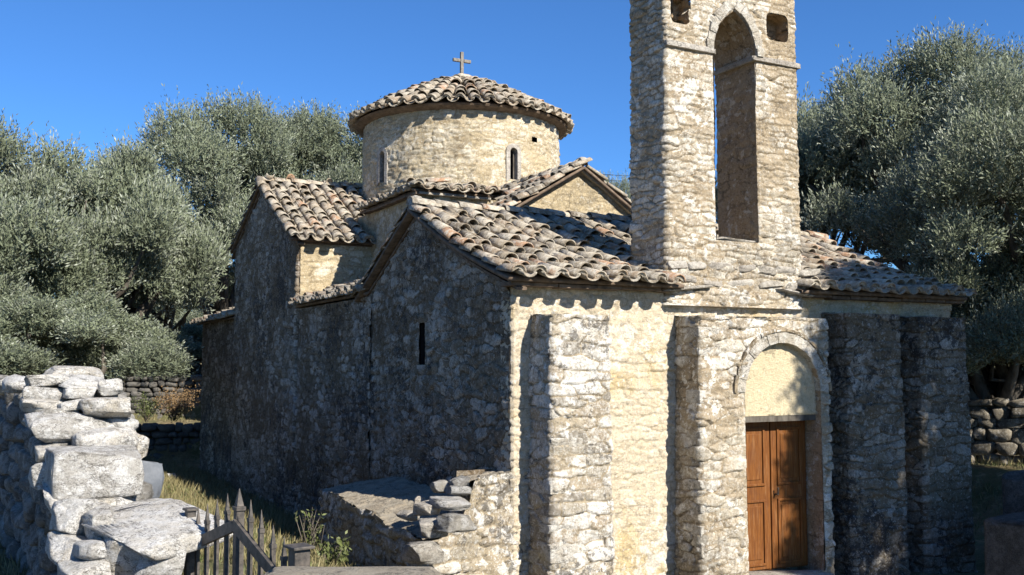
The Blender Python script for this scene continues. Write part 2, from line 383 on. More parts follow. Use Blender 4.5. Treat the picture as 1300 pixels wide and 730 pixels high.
# rocks
def ico(k):
    bm = bmesh.new(); bmesh.ops.create_icosphere(bm, subdivisions=k, radius=1)
    V = np.array([v.co[:] for v in bm.verts]); F = np.array([[v.index for v in f.verts] for f in bm.faces]); bm.free(); return V, F
ICO = {k: ico(k) for k in (2, 3, 4, 5)}
def rock_geo(size, seed, k=3, boxy=.55, rough=.16, yaw=0., tilt=(0, 0), cuts=15):
    V, F = ICO[k]; V = V.copy()
    V = np.sign(V)*np.abs(V)**(boxy*.8); V /= np.abs(V).max()
    o = np.array([seed*7.13 % 91, seed*3.77 % 57, seed*1.91 % 33])
    ln = V/np.linalg.norm(V, axis=1, keepdims=True)
    rs = np.random.RandomState(int(seed)*13 % 99991)
    for _ in range(cuts):
        pn = rs.normal(size=3); pn /= np.linalg.norm(pn); sup = np.abs(pn).sum()**.9*rs.uniform(.56, .84)
        ex_ = np.maximum(V@pn-sup, 0); V = V-ex_[:, None]*pn
    V = V*(1+rough*.6*fbm(V*1.3+o, 2, 3)[:, None]) + ln*(rough*.34*fbm(V*4.5+o, 4, 5))[:, None] + (ln*(-rough*.55*np.maximum(0, 1-np.abs(fbm(V*np.array([2., 2., 4.5])+o*2, 3, 9))*9))[:, None]*.5 if k >= 4 else 0)
    V = V*np.asarray(size)/2
    cx, sx = math.cos(tilt[0]), math.sin(tilt[0]); cy, sy = math.cos(tilt[1]), math.sin(tilt[1])
    V = V@np.array([[1, 0, 0], [0, cx, sx], [0, -sx, cx]])@np.array([[cy, 0, -sy], [0, 1, 0], [sy, 0, cy]])
    c, s = math.cos(yaw), math.sin(yaw)
    return np.stack([V[:, 0]*c-V[:, 1]*s, V[:, 0]*s+V[:, 1]*c, V[:, 2]], 1), F
def rocks_mesh(name, items, mat, parent=None, origin=None):
    """items: (centre, size, yaw, seed, subdivisions, boxiness); boxiness below .3 keeps squared corners"""
    Vs, Fs, A, n = [], [], [], 0
    for c, size, yaw, seed, k, boxy in items:
        V, F = rock_geo(size, seed, k, boxy, rough=.16 if boxy >= .3 else .07, cuts=15 if boxy >= .3 else 1, yaw=yaw, tilt=(.12*math.sin(seed*5.1), .12*math.sin(seed*3.3)) if boxy >= .3 else (.0, .015*math.sin(seed)))
        Vs.append(V+np.asarray(c)); Fs.append(F+n); n += len(V); A.append(np.full(len(V), (seed*.6180339) % 1))
    return mk(name, np.concatenate(Vs), np.concatenate(Fs), mat, parent, {'rnd': np.concatenate(A)}, True, origin)
def rock_line(name, p0, p1, z0, z1, thick, mat, parent, seed, sw=.34, sh=.2, k=2, boxy=.6):
    """dry-stone wall between two plan points, heights z0 (base) and z1 (top, may be callable of distance)"""
    rs = np.random.RandomState(seed); p0, p1 = np.array(p0, float), np.array(p1, float)
    L = np.linalg.norm(p1-p0); d = (p1-p0)/L; nn = np.array([d[1], -d[0]]); yaw = math.atan2(d[1], d[0]); it = []
    z = z0; r = 0
    while True:
        hh = sh*rs.uniform(.75, 1.25); x = -rs.uniform(0, sw)
        any_ = False
        while x < L:
            ww = sw*rs.uniform(.5, 1.5); top = z1(x) if callable(z1) else z1
            if z+hh*.6 < top:
                any_ = True
                for sgn in ((1, -1) if thick > .35 else (0,)):
                    c = p0+d*(x+ww/2)+nn*(sgn*(thick/2-.13)+rs.uniform(-.03, .03))
                    it.append(((c[0], c[1], z+hh/2+rs.uniform(-.02, .02)), (ww*1.08, max(.3, thick*.55)*rs.uniform(.85, 1.15), hh*rs.uniform(.95, 1.2)), yaw+rs.uniform(-.12, .12), rs.randint(1, 9999), k, boxy))
            x += ww
        z += hh*.95
        if not any_ or z > 6: break
    return rocks_mesh(name, it, mat, parent)

# ------------------------------------------------------------------ tiles
def tile_roof(name, parent, F, wid, L, seed=1, sp=.255, tl=.42, ex=.34, rr=.088, b_start=-.03, mask=None, deck=True, a_start=0., ridge=False, thick=.055):
    rs = np.random.RandomState(seed)
    e = 1e-3
    def frame(a, b):
        p = F(a, b); ta = (F(a+e, b)-F(a-e, b)); tb = (F(a, b+e)-F(a, b-e))
        ta /= np.linalg.norm(ta, axis=-1, keepdims=True); tb /= np.linalg.norm(tb, axis=-1, keepdims=True)
        n = np.cross(ta, tb); n /= np.linalg.norm(n, axis=-1, keepdims=True)
        return p, ta, tb, n
    nr = int(round(wid/sp)); nc = int(math.ceil(L/ex))
    K = 9; th = np.linspace(0, math.pi, K)
    Vs, Fs, As, n0 = [], [], [], 0
    for cover in (0, 1):
        ii, jj = np.meshgrid(np.arange(nr+(1 if cover else 0)), np.arange(nc), indexing='ij'); ii = ii.ravel(); jj = jj.ravel()
        rowj = rs.uniform(-.02, .02, nr+2)
        a = a_start+(ii+(0 if cover else .5))*sp*wid/(nr*sp)+rowj[ii]+rs.uniform(-.012, .012, len(ii))
        b = b_start+jj*ex+rs.uniform(-.05, .05, len(ii))*(jj > 0)+rowj[ii]+(0. if cover else -.05*(jj == 0))
        keep = b+tl*.5 < L
        if mask is not None: keep &= mask(a, b)
        a, b, jj = a[keep], b[keep], jj[keep]; N = len(a)
        if N == 0: continue
        p, ta, tb, nn = frame(a, b+tl/2)
        sc = rs.uniform(.84, 1.14, N); rot = rs.uniform(-.09, .09, N)+(rs.rand(N) < .05)*rs.uniform(-.16, .16, N); pit = rs.uniform(-.016, .028, N)
        t0 = .013
        V = np.zeros((N, 2, 2, K, 3))               # end, shell
        for en in (0, 1):
            r = rr*(1.0 if en == 0 else .82)*sc
            if not cover: r = rr*1.12*(1. if en == 1 else .9)*sc
            y = (-tl/2 if en == 0 else tl/2)
            for shl in (0, 1):
                rad = r-(t0 if shl else 0)
                x = rad[:, None]*np.cos(th)[None]; z = rad[:, None]*np.sin(th)[None]*(1.02 if cover else -.75)
                z = z+(thick+(.032 if en == 0 else .0)+pit*(1 if en == 0 else -1))[:, None] if cover else z+(thick+.055+(.022 if en == 0 else 0))
                xx = x*np.cos(rot)[:, None]-y*np.sin(rot)[:, None]; yy = x*np.sin(rot)[:, None]+y*np.cos(rot)[:, None]
                V[:, en, shl] = p[:, None]+ta[:, None]*xx[..., None]+tb[:, None]*yy[..., None]+nn[:, None]*z[..., None]
        base = np.arange(2*2*K).reshape(2, 2, K); Ft = []
        for q in range(K-1):
            Ft.append((base[0, 0, q], base[1, 0, q], base[1, 0, q+1], base[0, 0, q+1]))
            Ft.append((base[0, 1, q+1], base[1, 1, q+1], base[1, 1, q], base[0, 1, q]))
            Ft.append((base[0, 1, q], base[0, 0, q], base[0, 0, q+1], base[0, 1, q+1]))
            Ft.append((base[1, 0, q], base[1, 1, q], base[1, 1, q+1], base[1, 0, q+1]))
        Ft.append((base[0, 0, 0], base[0, 1, 0], base[1, 1, 0], base[1, 0, 0])); Ft.append((base[0, 1, -1], base[0, 0, -1], base[1, 0, -1], base[1, 1, -1]))
        Ft = np.array(Ft); V = V.reshape(N, -1, 3); nv = V.shape[1]
        Fs.append((Ft[None]+(np.arange(N)*nv)[:, None, None]).reshape(-1, 4)+n0); Vs.append(V.reshape(-1, 3)); As.append(np.repeat(rs.uniform(0, 1, N)*(1. if cover else .8), nv)); n0 += N*nv
        if cover:                                    # mortar plugs at the eave
            s0 = np.where(jj == 0)[0]
            if len(s0):
                arc = V.reshape(N, 2, 2, K, 3)[s0, 0, 1]; cen = arc.mean(1, keepdims=True)+tb[s0][:, None]*.02
                PV = np.concatenate([arc+tb[s0][:, None]*.015, cen], 1); nvp = K+1
                fp = np.array([(q, q+1, K, K) for q in range(K-1)]+[(K-1, 0, K, K)])
                fq = np.array([(q, q+1, K) for q in range(K-1)]+[(K-1, 0, K)])
                # as quads made of midpoint to keep one array
                mid = (PV[:, :K]+PV[:, K:])/2
                PV2 = np.concatenate([PV[:, :K], np.repeat(PV[:, K:], K, 1)*0+mid*.0+PV[:, K:]], 1)
                f2 = np.array([(q, q+1, K+q+1, K+q) for q in range(K-1)])
                Vs.append(PV2.reshape(-1, 3)); Fs.append((f2[None]+(np.arange(len(s0))*2*K)[:, None, None]).reshape(-1, 4)+n0); As.append(np.full(len(s0)*2*K, .62)); n0 += len(s0)*2*K
    o = mk(name, np.concatenate(Vs), np.concatenate(Fs), M['tile'], parent, {'rnd': np.concatenate(As)}, True)
    if deck:
        A, B = np.meshgrid(np.linspace(a_start-.05, a_start+wid+.05, 60), np.linspace(.07, L, 16), indexing='ij')
        p, ta, tb, nn = frame(A.ravel(), B.ravel()); V = []
        for zz in (thick-.025, -.012): V.append(p+nn*zz)
        idx = np.arange(960).reshape(60, 16)
        f = np.stack([idx[:-1, :-1], idx[1:, :-1], idx[1:, 1:], idx[:-1, 1:]], -1).reshape(-1, 4)
        rim = np.concatenate([idx[:, 0], idx[-1, 1:], idx[-2::-1, -1], idx[0, -2:0:-1]]); rim2 = np.roll(rim, -1)
        Fd = np.concatenate([f, f[:, ::-1]+960, np.stack([rim, rim+960, rim2+960, rim2], -1)])
        if mask is not None:                         # the bell tower comes through here
            fa, fb = A.ravel()[Fd % 960], B.ravel()[Fd % 960]
            Fd = Fd[mask(fa, fb).any(1)]
        mk('roof_bedding', np.concatenate(V), np.ascontiguousarray(Fd), M['deck'], o, {'rnd': np.full(1920, .3)}, False)
    return o
def ridge_tiles(name, parent, p0, p1, seed, rr=.11, tl=.42):
    rs = np.random.RandomState(seed); p0, p1 = np.array(p0, float), np.array(p1, float); L = np.linalg.norm(p1-p0); d = (p1-p0)/L
    s = np.cross(d, (0, 0, 1)); s /= np.linalg.norm(s); up = np.cross(s, d)
    Vs, Fs, A = [], [], []; n = 0; K = 9; th = np.linspace(-.1, math.pi+.1, K); x = 0
    while x < L:
        q = p0+d*x+s*rs.uniform(-.015, .015); sc = rs.uniform(.92, 1.1)
        V = []
        for en, (yy, lift, k) in enumerate(((0, .025, 1), (tl, 0, .85))):
            for t0 in (0, .014):
                for t in th: V.append(q+d*yy+s*math.cos(t)*(rr*k*sc-t0)+up*(math.sin(t)*(rr*k*sc-t0)*.8+lift))
        f = []
        for q_ in range(K-1):
            f += [(q_, q_+1, 2*K+q_+1, 2*K+q_), (K+q_+1, K+q_, 3*K+q_, 3*K+q_+1), (q_+1, q_, K+q_, K+q_+1), (2*K+q_, 2*K+q_+1, 3*K+q_+1, 3*K+q_)]
        Vs.append(np.array(V)); Fs.append(np.array(f)+n); A.append(np.full(4*K, rs.rand())); n += 4*K; x += tl*.82
    return mk(name, np.concatenate(Vs), np.concatenate(Fs), M['tile'], parent, {'rnd': np.concatenate(A)}, True)

# ================================================================== SETTING: ground
def terr(x, y):
    z = -.1+.85*smooth(-x, -.3, 3.6)*smooth(-y, -21, -9)
    z = z+.75*smooth(-y, 3.5, 9)*smooth(-x, 1.5, 4)              # bank the photographer stands on
    dd = (x-CAM[0])*math.sin(TH)+(y-CAM[1])*math.cos(TH)       # terraces step up north-east of the chapel
    fx = 1-smooth(x, 6, 9)
    z = z+fx*(.85*smooth(dd, 29.05, 29.3)+1.2*smooth(dd, 34.1, 34.35)-.4*smooth(dd, 18, 26)*smooth(-x, 1, 4))+1.1*smooth(dd, 36, 62)*smooth(y, 10, 25)
    z = z+1.3*smooth(y, 22, 30)*smooth(x, 11, 15)
    z = z+.85*smooth(x, 9.2, 11)*smooth(y, -4, 1)+.5*smooth(x, 14.4, 14.6)*smooth(y, -3, 1)
    return z
xs = np.concatenate([np.linspace(-900, -40, 24), np.linspace(-38, -12, 30), np.linspace(-11.6, 20, 200), np.linspace(20.8, 40, 30), np.linspace(45, 900, 24)])
ys = np.concatenate([np.linspace(-600, -30, 16), np.linspace(-28, -12, 20), np.linspace(-11.6, 32, 250), np.linspace(33, 60, 30), np.linspace(66, 1500, 30)])
X, Y = np.meshgrid(xs, ys, indexing='ij'); Z = terr(X, Y)
near = (np.abs(X) < 45) & (np.abs(Y) < 60)
Z = Z+np.where(near, .06*fbm(np.stack([X*.9, Y*.9, X*0], -1), 4, 2), 0)
idx = np.arange(X.size).reshape(X.shape)
Fg = np.stack([idx[:-1, :-1], idx[1:, :-1], idx[1:, 1:], idx[:-1, 1:]], -1).reshape(-1, 4)
tag(mk('ground', np.stack([X, Y, Z], -1), Fg, M['ground']), kind='structure')

# ================================================================== CHURCH
church = empty('stone_church', (0, 0, 0), 'old stone chapel with tiled roofs, bell tower, round drum and orange door', 'church')
W_ = 6.86
RV, RZ = 2.68, 4.55
def nar_prof(y):
    t = (y+.25)/(RV+.25)
    f = 3.40+(RZ-3.40)*t-.10*math.sin(math.pi*min(max(t, 0), 1))
    bk = RZ-(y-RV)*.5
    return f if y < RV else bk
# narthex walls: north gable in weathered grey, west facade in cream
slit = lambda P: np.maximum(np.abs(P[..., 1]-2.5)-.1, np.abs(P[..., 2]-2.83)-.27)
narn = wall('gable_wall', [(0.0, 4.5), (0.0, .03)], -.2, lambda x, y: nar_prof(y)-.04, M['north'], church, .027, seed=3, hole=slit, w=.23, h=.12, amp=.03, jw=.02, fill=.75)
mb = MB(); mb.box((.2, 2.5, 2.83), (.02, .3, .7)); mb.build('slit_shade_sheet', M['dark'], narn)  # near-black sheet in place of the unlit interior
mb = MB(); mb.box((.10, 2.5-.13, 2.83), (.16, .05, .6)); mb.box((.11, 2.5+.13, 2.83), (.16, .05, .6)); mb.build('shade_painted_jamb', M['dark'], narn)  # jambs coloured near-black so the slit looks shaded
mb = MB(); mb.box((.05, 2.5, 2.53), (.14, .26, .05)); mb.build('window_sill', M['slab'], narn)
DX, DHW, DSP = 3.37, .585, 2.24              # door axis, half width, springing
def arch_sdf(x, z, cx, hw, z0, sp, pointed=0.):
    ax = np.abs(x-cx)
    if pointed:
        rr = hw+pointed; up = np.sqrt((ax+pointed)**2+np.maximum(z-sp, 0)**2)-rr
    else: up = np.sqrt(ax**2+np.maximum(z-sp, 0)**2)-hw
    return np.maximum(np.where(z > sp, up, ax-hw), z0-z)
dhole = lambda P: np.where(P[..., 1] < .2, arch_sdf(P[..., 0], P[..., 2], DX, DHW, .12, DSP), 9.)
narw = wall('facade_wall', [(0.0, .25), (0.0, .0), (W_, 0), (W_, .25)], -.3, 3.42, M['facade'], church, .0155, seed=5, w=.24, h=.095, amp=.019, jw=.018, fill=.6, hole=dhole)
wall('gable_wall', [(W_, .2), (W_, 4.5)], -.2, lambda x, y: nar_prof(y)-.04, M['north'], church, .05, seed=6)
wall('inner_wall', [(W_, 4.5), (0, 4.5)], 3.0, lambda x, y: 3.6, M['facade'], church, .06, seed=8)
def batter(z): return .012*(3.1-z)
def quoins(x0, x1, dep, zs, par, seed, full=False):
    rs = np.random.RandomState(seed)
    for z, ln, hh in zs:
        rocks_mesh('quoin_stone', [((x0+ln/2-.012-batter(z), -dep+.125-batter(z), z), (ln, .26, hh), rs.uniform(-.02, .02), rs.randint(9999), 4, .17)], M['cut'], par)
def pier(x0, x1, dep, ztop, seed, mat, hole=None, w=.3, h=.115):
    p = wall('wall_pier', [(x0, .03), (x0, -dep), (x1, -dep), (x1, .03)], -.35, ztop, mat, church, .0155, seed=seed, w=w, h=h, amp=.028, jw=.018, batter=.012, hole=hole, wob=.022, fill=.75)
    patch('pier_top', (x0-.01, -dep-.01, ztop-.035), (x1-x0+.02, 0, 0), (0, dep+.04, .05), M['slab'], p, .025, seed=seed+1, amp=.03)
    return p
p1 = pier(.23, .95, .45, 3.09, 11, M['pier'], w=.33, h=.125)
quoins(.23, .95, .45, [(2.95, .68, .17), (2.05, .6, .10), (1.72, .62, .16), (.86, .58, .10), (.62, .42, .2), (1.28, .3, .11), (2.33, .26, .14)], p1, 5)
blk = pier(2.16, 4.10, .45, 3.12, 12, M['tower'], dhole)
pier(4.46, 5.35, .45, 3.2, 13, M['shadepier'])
pier(5.74, 6.58, .45, 3.18, 14, M['shadepier'])
quoins(2.16, 4.1, .45, [(2.93, .3, .12), (2.74, .34, .14), (2.2, .16, .15), (1.98, .62, .10), (1.75, .2, .12), (1.2, .24, .13), (.95, .6, .09), (.7, .26, .13), (.5, .34, .17)], blk, 7)
# door surround
def arch_line(cx, hw, z0, sp, n=24, pointed=0.):
    pts = [(cx-hw, z) for z in np.linspace(z0, sp, n)]
    if pointed:
        rr = hw+pointed; am = math.acos(pointed/rr)
        L = [(cx+pointed-rr*math.cos(t), sp+rr*math.sin(t)) for t in np.linspace(0, am, n)]
        pts += L[1:]+[(2*cx-x, z) for x, z in L[::-1]][1:]
    else: pts += [(cx-hw*math.cos(t), sp+hw*math.sin(t)) for t in np.linspace(0, math.pi, n*2)][1:]
    pts += [(cx+hw, z) for z in np.linspace(sp, z0, n)][1:]
    return np.array(pts)
def resample(pts, res):
    d = np.r_[0, np.cumsum(np.linalg.norm(np.diff(pts, axis=0), axis=1))]; k = int(d[-1]/res)
    s = np.linspace(0, d[-1], k); return np.stack([np.interp(s, d, pts[:, 0]), np.interp(s, d, pts[:, 1])], 1), s
def reveal(name, line, y0, y1, mat, parent, res=.022, **kw):
    q, s = resample(line, res); t = np.gradient(q, axis=0); t /= np.linalg.norm(t, axis=1, keepdims=True)
    nn = np.stack([t[:, 1], -t[:, 0]], 1)      # points into the opening
    m = max(3, int((y1-y0)/res)); yy = np.linspace(y0, y1, m)
    P = np.stack([np.broadcast_to(q[:, None, 0], (len(q), m)), np.broadcast_to(yy, (len(q), m)), np.broadcast_to(q[:, None, 1], (len(q), m))], -1)
    N = np.broadcast_to(np.stack([nn[:, 0], nn[:, 0]*0, nn[:, 1]], 1)[:, None], P.shape)
    return masonry(name, P, N, np.broadcast_to(yy, P.shape[:2]), np.broadcast_to(s[:, None], P.shape[:2]), mat, parent, flip=True, **kw)
reveal('door_reveal', arch_line(DX, DHW, -.1, DSP), -.47, .1, M['plaster'], blk, amp=.008, wob=.01, seed=31)
def voussoirs(name, cx, r0, r1, sp, y0, y1, n, mat, parent, pointed=0., seed=0, a0=0., jit=.012):
    rs = np.random.RandomState(seed); mb = MB()
    for i in range(n):
        q = []
        for t in (i+.003, i+.997):
            for rr in (r0, r1+rs.uniform(-jit, jit)):
                ang = a0+(math.pi-2*a0)*t/n
                if pointed:
                    s = 1 if ang > math.pi/2 else -1
                    R0 = r0+pointed; am = math.acos(pointed/R0); b = ang if ang <= math.pi/2 else math.pi-ang
                    b = b/(math.pi/2)*am; rad = rr+pointed
                    x = cx+(pointed-rad*math.cos(b))*(1 if ang <= math.pi/2 else -1); z = sp+rad*math.sin(b)
                else: x = cx-rr*math.cos(ang); z = sp+rr*math.sin(ang)
                q.append((x, z))
        yy = y0+rs.uniform(-jit, jit)
        V = [(x, yy, z) for x, z in q]+[(x, y1, z) for x, z in q]
        mb.add(V, [(0, 2, 3, 1), (4, 5, 7, 6), (0, 1, 5, 4), (2, 6, 7, 3), (1, 3, 7, 5), (0, 4, 6, 2)], rs.rand())
    return mb.build(name, mat, parent, bevel=.004)
voussoirs('door_arch', DX, DHW-.005, DHW+.125, DSP, -.48, -.3, 13, M['cut'], blk, seed=2)
voussoirs('door_arch_rim', DX, DHW+.127, DHW+.165, DSP, -.492, -.3, 23, M['tower'], blk, seed=3, jit=.012)
# tympanum
tl_, ts_ = resample(arch_line(DX, DHW+.01, 1.96, DSP), .03)
mask = lambda P: arch_sdf(P[..., 0], P[..., 2], DX, DHW+.012, 1.96, DSP)
a, b = np.meshgrid(np.linspace(DX-.62, DX+.62, 60), np.linspace(1.95, 2.86, 46), indexing='ij')
P = np.stack([a, np.full_like(a, -.385), b], -1)
masonry('tympanum', P, np.broadcast_to(np.array([0, -1., 0]), P.shape), a, b, M['tymp'], blk, amp=.003, wob=.012, seed=17, hole=lambda P: -mask(P))
mb = MB(); mb.box((DX, -.27, 1.925), (2*DHW-.01, .22, .07)); mb.build('door_lintel', M['bark'], blk)
# door
mb = MB(); DY = -.2
mb.box((DX, DY+.03, 1.02), (2*DHW, .05, 1.78)); door = mb.build('door', M['wood'], church)
for sg in (-1, 1):
    cx = DX+sg*.285
    mb = MB(); mb.box((cx, DY-.005, 1.02), (.55, .03, 1.74))
    lf = mb.build('door_leaf', M['wood'], door, bevel=.004)
    for zc, hh in ((1.47, .66), (.58, .74)):
        mb = MB(); w2, h2 = .175, hh/2
        for (ox, oz, sx, sz) in ((0, h2, 2*w2+.03, .03), (0, -h2, 2*w2+.03, .03), (-w2, 0, .03, hh-.03), (w2, 0, .03, hh-.03)):
            mb.box((cx+ox, DY-.028, zc+oz), (sx, .022, sz))
        mb.box((cx, DY-.022, zc), (2*w2-.09, .014, hh-.12))
        mb.build('door_panel', M['wood'], door, bevel=.005)
mb = MB(); mb.tube([(DX+.06, DY-.03, 1.02), (DX+.06, DY-.075, 1.02), (DX+.06, DY-.08, 1.1)], .012); mb.build('handle', M['paint'], door)
items = [((DX, -.42, .06), (1.45, .5, .16), 0, 77, 4, .35)]
rocks_mesh('door_sill', items, M['slab'], blk)
mb = MB()
rs = np.random.RandomState(4)
# eave course and ledges of the facade
for x0, x1 in ((-.1, 2.0), (4.1, W_+.1)):
    mb = MB(); x = x0
    while x < x1-.02:
        l = min(rs.uniform(.25, .6), x1-x); mb.box((x+l/2, -.03, 3.42+rs.uniform(-.01, .01)), (l-.012, .24+rs.uniform(-.03, .03), .045), rnd=rs.rand()); x += l
    mb.build('eave_course', M['deck'], church, bevel=.006)
rocks_mesh('ledge_stone', [((2.2, -.08, 3.45), (.8, .22, .05), 0, 5, 3, .4)], M['slab'], church)
rocks_mesh('ledge_stone', [((3.95, -.08, 3.45), (.7, .22, .05), 0, 8, 3, .4)], M['slab'], church)

# narthex roof
sl_len = math.hypot(RV+.28, RZ-3.40)
def Fn(a, b):
    t = b/sl_len; y = -.28+t*(RV+.28)
    return np.stack([a, y, 3.43+(RZ-3.40)*t-.10*np.sin(np.pi*np.clip(t, 0, 1))+.03*np.sin(a*1.3+1)*np.sin(np.pi*np.clip(t, 0, 1))-.012*np.abs(a-3.5)*0], -1)
inT = lambda a, b: ~((a > 2.06) & (a < 4.02) & (b < .9))
nroof = tile_roof('narthex_roof', church, Fn, W_+.12, sl_len, 21, mask=inT, a_start=-.1)
bl = math.hypot(2.2, 1.1)
Fb = lambda a, b: np.stack([a, RV+2.2*(1-b/bl), RZ-1.1*(1-b/bl)+.02+0*a], -1)
tile_roof('narthex_roof', church, lambda a, b: Fb(W_+.02-a, b), W_+.1, bl, 22, sp=.27)
ridge_tiles('narthex_ridge', church, (-.12, RV, RZ+.10), (W_, RV, RZ+.08), 23)
# verge course below the rake of the north gable
def rake(name, parent, pts, wdt=.12, th=.035, seed=0, mat='deck', nrm=(-1, 0)):
    rs = np.random.RandomState(seed); mb = MB(); pts = [np.array(p, float) for p in pts]
    for p, q in zip(pts[:-1], pts[1:]):
        L = np.linalg.norm(q-p); k = max(1, int(L/.4)); d = (q-p)/L; o = np.array([nrm[0], nrm[1], 0.]); n = np.cross(d, o); n = n/np.linalg.norm(n)
        if n[2] < 0: n = -n
        for i in range(k):
            c = p+d*L*(i+.5)/k; mb.box(c+o*(wdt/2-.08+rs.uniform(-.01, .01))+n*rs.uniform(-.006, .006), (L/k-.01, wdt, th), ax=np.array([d, o, n]), rnd=rs.rand())
    return mb.build(name, M[mat], parent, bevel=.005)
rake('verge_course', narn, [(0, y, nar_prof(y)-.045) for y in np.linspace(-.2, RV, 8)]+[(0, y, nar_prof(y)-.045) for y in np.linspace(RV, 4.7, 5)][1:], seed=2)
rocks_mesh('ridge_end_stone', [((-.02, RV, RZ+.12), (.22, .2, .2), 0, 12, 3, .6)], M['slab'], narn)

# ---------------- bell tower
tower = empty('t', (0, 0, 0)); bpy.data.objects.remove(tower)
TX0, TX1, TY0, TY1, TZ = 2.02, 4.06, -.05, .66, 8.15
thole = lambda P: arch_sdf(P[..., 0], P[..., 2], 3.045, .33, 4.05, 6.36, .3)
def sup(P, cx, hw, hh): return ((np.abs((P[..., 0]-cx)/hw)**5+np.abs((P[..., 2]-6.82)/hh)**5)**(1/5.)-1)*min(hw, hh)
h1 = lambda P: sup(P, 2.25, .15, .19)
h2 = lambda P: sup(P, 3.76, .18, .18)
h3 = lambda P: arch_sdf(P[..., 0], P[..., 2], 3.045, .2, 7.25, 7.55)
def tow(P):
    d = np.minimum(thole(P), h3(P)); f = np.where(P[..., 1] < .2, np.minimum(h1(P), h2(P)), 9.)
    return np.minimum(d, f)
def ttop(x, y): return TZ-.55*abs(x-3.04)
bt = wall('bell_tower', [(TX0, TY1), (TX0, TY0), (TX1, TY0), (TX1, TY1)], 3.25, ttop, M['tower'], church, .0155, closed=True, seed=41, w=.23, h=.075, amp=.025, jw=.016, hole=tow, wob=.025, fill=.75, batter=.006)
tag(bt)
a, b = np.meshgrid(np.linspace(TX0, TX1, 60), np.linspace(TY0, TY1, 24), indexing='ij')
P = np.stack([a, b, TZ-.55*np.abs(a-3.04)+.0*b], -1)
masonry('tower_cap', P, np.broadcast_to(np.array([0, 0, 1.]), P.shape), a, b, M['slab'], bt, seed=43, amp=.05)
reveal('belfry_reveal', arch_line(3.045, .33, 4.0, 6.36, pointed=.3), TY0-.03, TY1+.03, M['plaster'], bt, amp=.016, seed=44, wob=.03, w=.28, h=.12, fill=.5)
reveal('belfry_reveal', arch_line(3.045, .2, 7.2, 7.55), TY0, TY1, M['plaster'], bt, amp=.02, seed=45)
for cx, hw, hh in ((2.25, .15, .19), (3.76, .18, .18)):
    tt_ = np.linspace(0, 2*math.pi, 60)[::-1]; cc, ss_ = np.cos(tt_), np.sin(tt_); kk = (np.abs(cc)**5+np.abs(ss_)**5)**(-1/5.)
    ln = np.stack([cx+hw*cc*kk, 6.82+hh*ss_*kk], 1)
    reveal('niche_reveal', ln, TY0-.005, TY0+.3, M['plaster'], bt, amp=.03, seed=46, wob=.05)
    patch('niche_lining', (cx-hw-.05, TY0+.24, 6.82-hh-.05), (2*hw+.1, 0, 0), (0, 0, 2*hh+.1), M['plaster'], bt, .03, seed=47, amp=.03)
voussoirs('belfry_arch', 3.045, .335, .45, 6.38, TY0-.055, TY0+.2, 14, M['cut'], bt, pointed=.3, seed=9, jit=.02)
its = [((2.37, TY0-.0, 6.36), (.72, .11, .07), 0, 21, 4, .2)]
rocks_mesh('impost_moulding', its, M['slab'], bt)
rocks_mesh('impost_moulding', [((3.72, TY0-.0, 6.36), (.78, .11, .07), 0, 27, 4, .2)], M['slab'], bt)
rocks_mesh('impost_moulding', [((3.36, .3, 6.36), (.07, .76, .07), 0, 25, 4, .2)], M['slab'], bt)
rocks_mesh('impost_moulding', [((2.73, .3, 6.36), (.07, .76, .07), 0, 24, 4, .2)], M['slab'], bt)
rocks_mesh('belfry_sill', [((3.05, .27, 4.03), (.78, .78, .09), 0, 33, 4, .35)], M['slab'], bt)
# string course steps at the tower foot
rs = np.random.RandomState(12)
its = []
for zz in (3.72, 3.55):
    x = TX0-.02
    while x < TX1:
        l = rs.uniform(.25, .5); its.append(((x+l/2, TY0-.015, zz+rs.uniform(-.02, .02)), (l, .1, .1), 0, rs.randint(999), 3, .4)); x += l
rocks_mesh('string_course', its, M['slab'], bt)

# ---------------- main block behind the narthex
AV0, AV1, AVC, ARZ = 8.22, 13.15, 10.75, 6.2
def arm_prof(y):
    return ARZ-(AVC-y)*((ARZ-4.85)/(AVC-AV0)) if y < AVC else ARZ-(y-AVC)*((ARZ-5.1)/(AV1-AVC))
# north face of the low bays and of the north arm
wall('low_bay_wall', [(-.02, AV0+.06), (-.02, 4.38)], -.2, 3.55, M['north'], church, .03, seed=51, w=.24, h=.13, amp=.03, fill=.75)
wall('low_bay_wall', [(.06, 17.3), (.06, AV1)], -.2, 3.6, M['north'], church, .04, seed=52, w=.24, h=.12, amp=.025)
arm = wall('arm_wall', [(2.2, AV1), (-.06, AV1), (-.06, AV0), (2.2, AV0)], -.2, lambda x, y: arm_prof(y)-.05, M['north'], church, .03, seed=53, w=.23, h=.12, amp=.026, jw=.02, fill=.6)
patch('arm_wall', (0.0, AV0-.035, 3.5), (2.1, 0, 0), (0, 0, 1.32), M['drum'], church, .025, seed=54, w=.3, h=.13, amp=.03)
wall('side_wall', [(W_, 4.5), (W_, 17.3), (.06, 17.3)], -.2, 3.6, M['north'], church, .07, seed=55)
# lean-to roofs of the low bays
ll = math.hypot(1.55, .5)
def lean(v1, wdt): return lambda a, b: np.stack([-.14+1.55*b/ll+0*a, v1-a, 3.56+.5*b/ll+0*a], -1)
tile_roof('low_bay_roof', church, lean(AV0-.08, 0), AV0-4.6, ll, 61, sp=.24)
tile_roof('low_bay_roof', church, lean(17.4, 0), 17.4-AV1-.05, ll, 62, sp=.26)
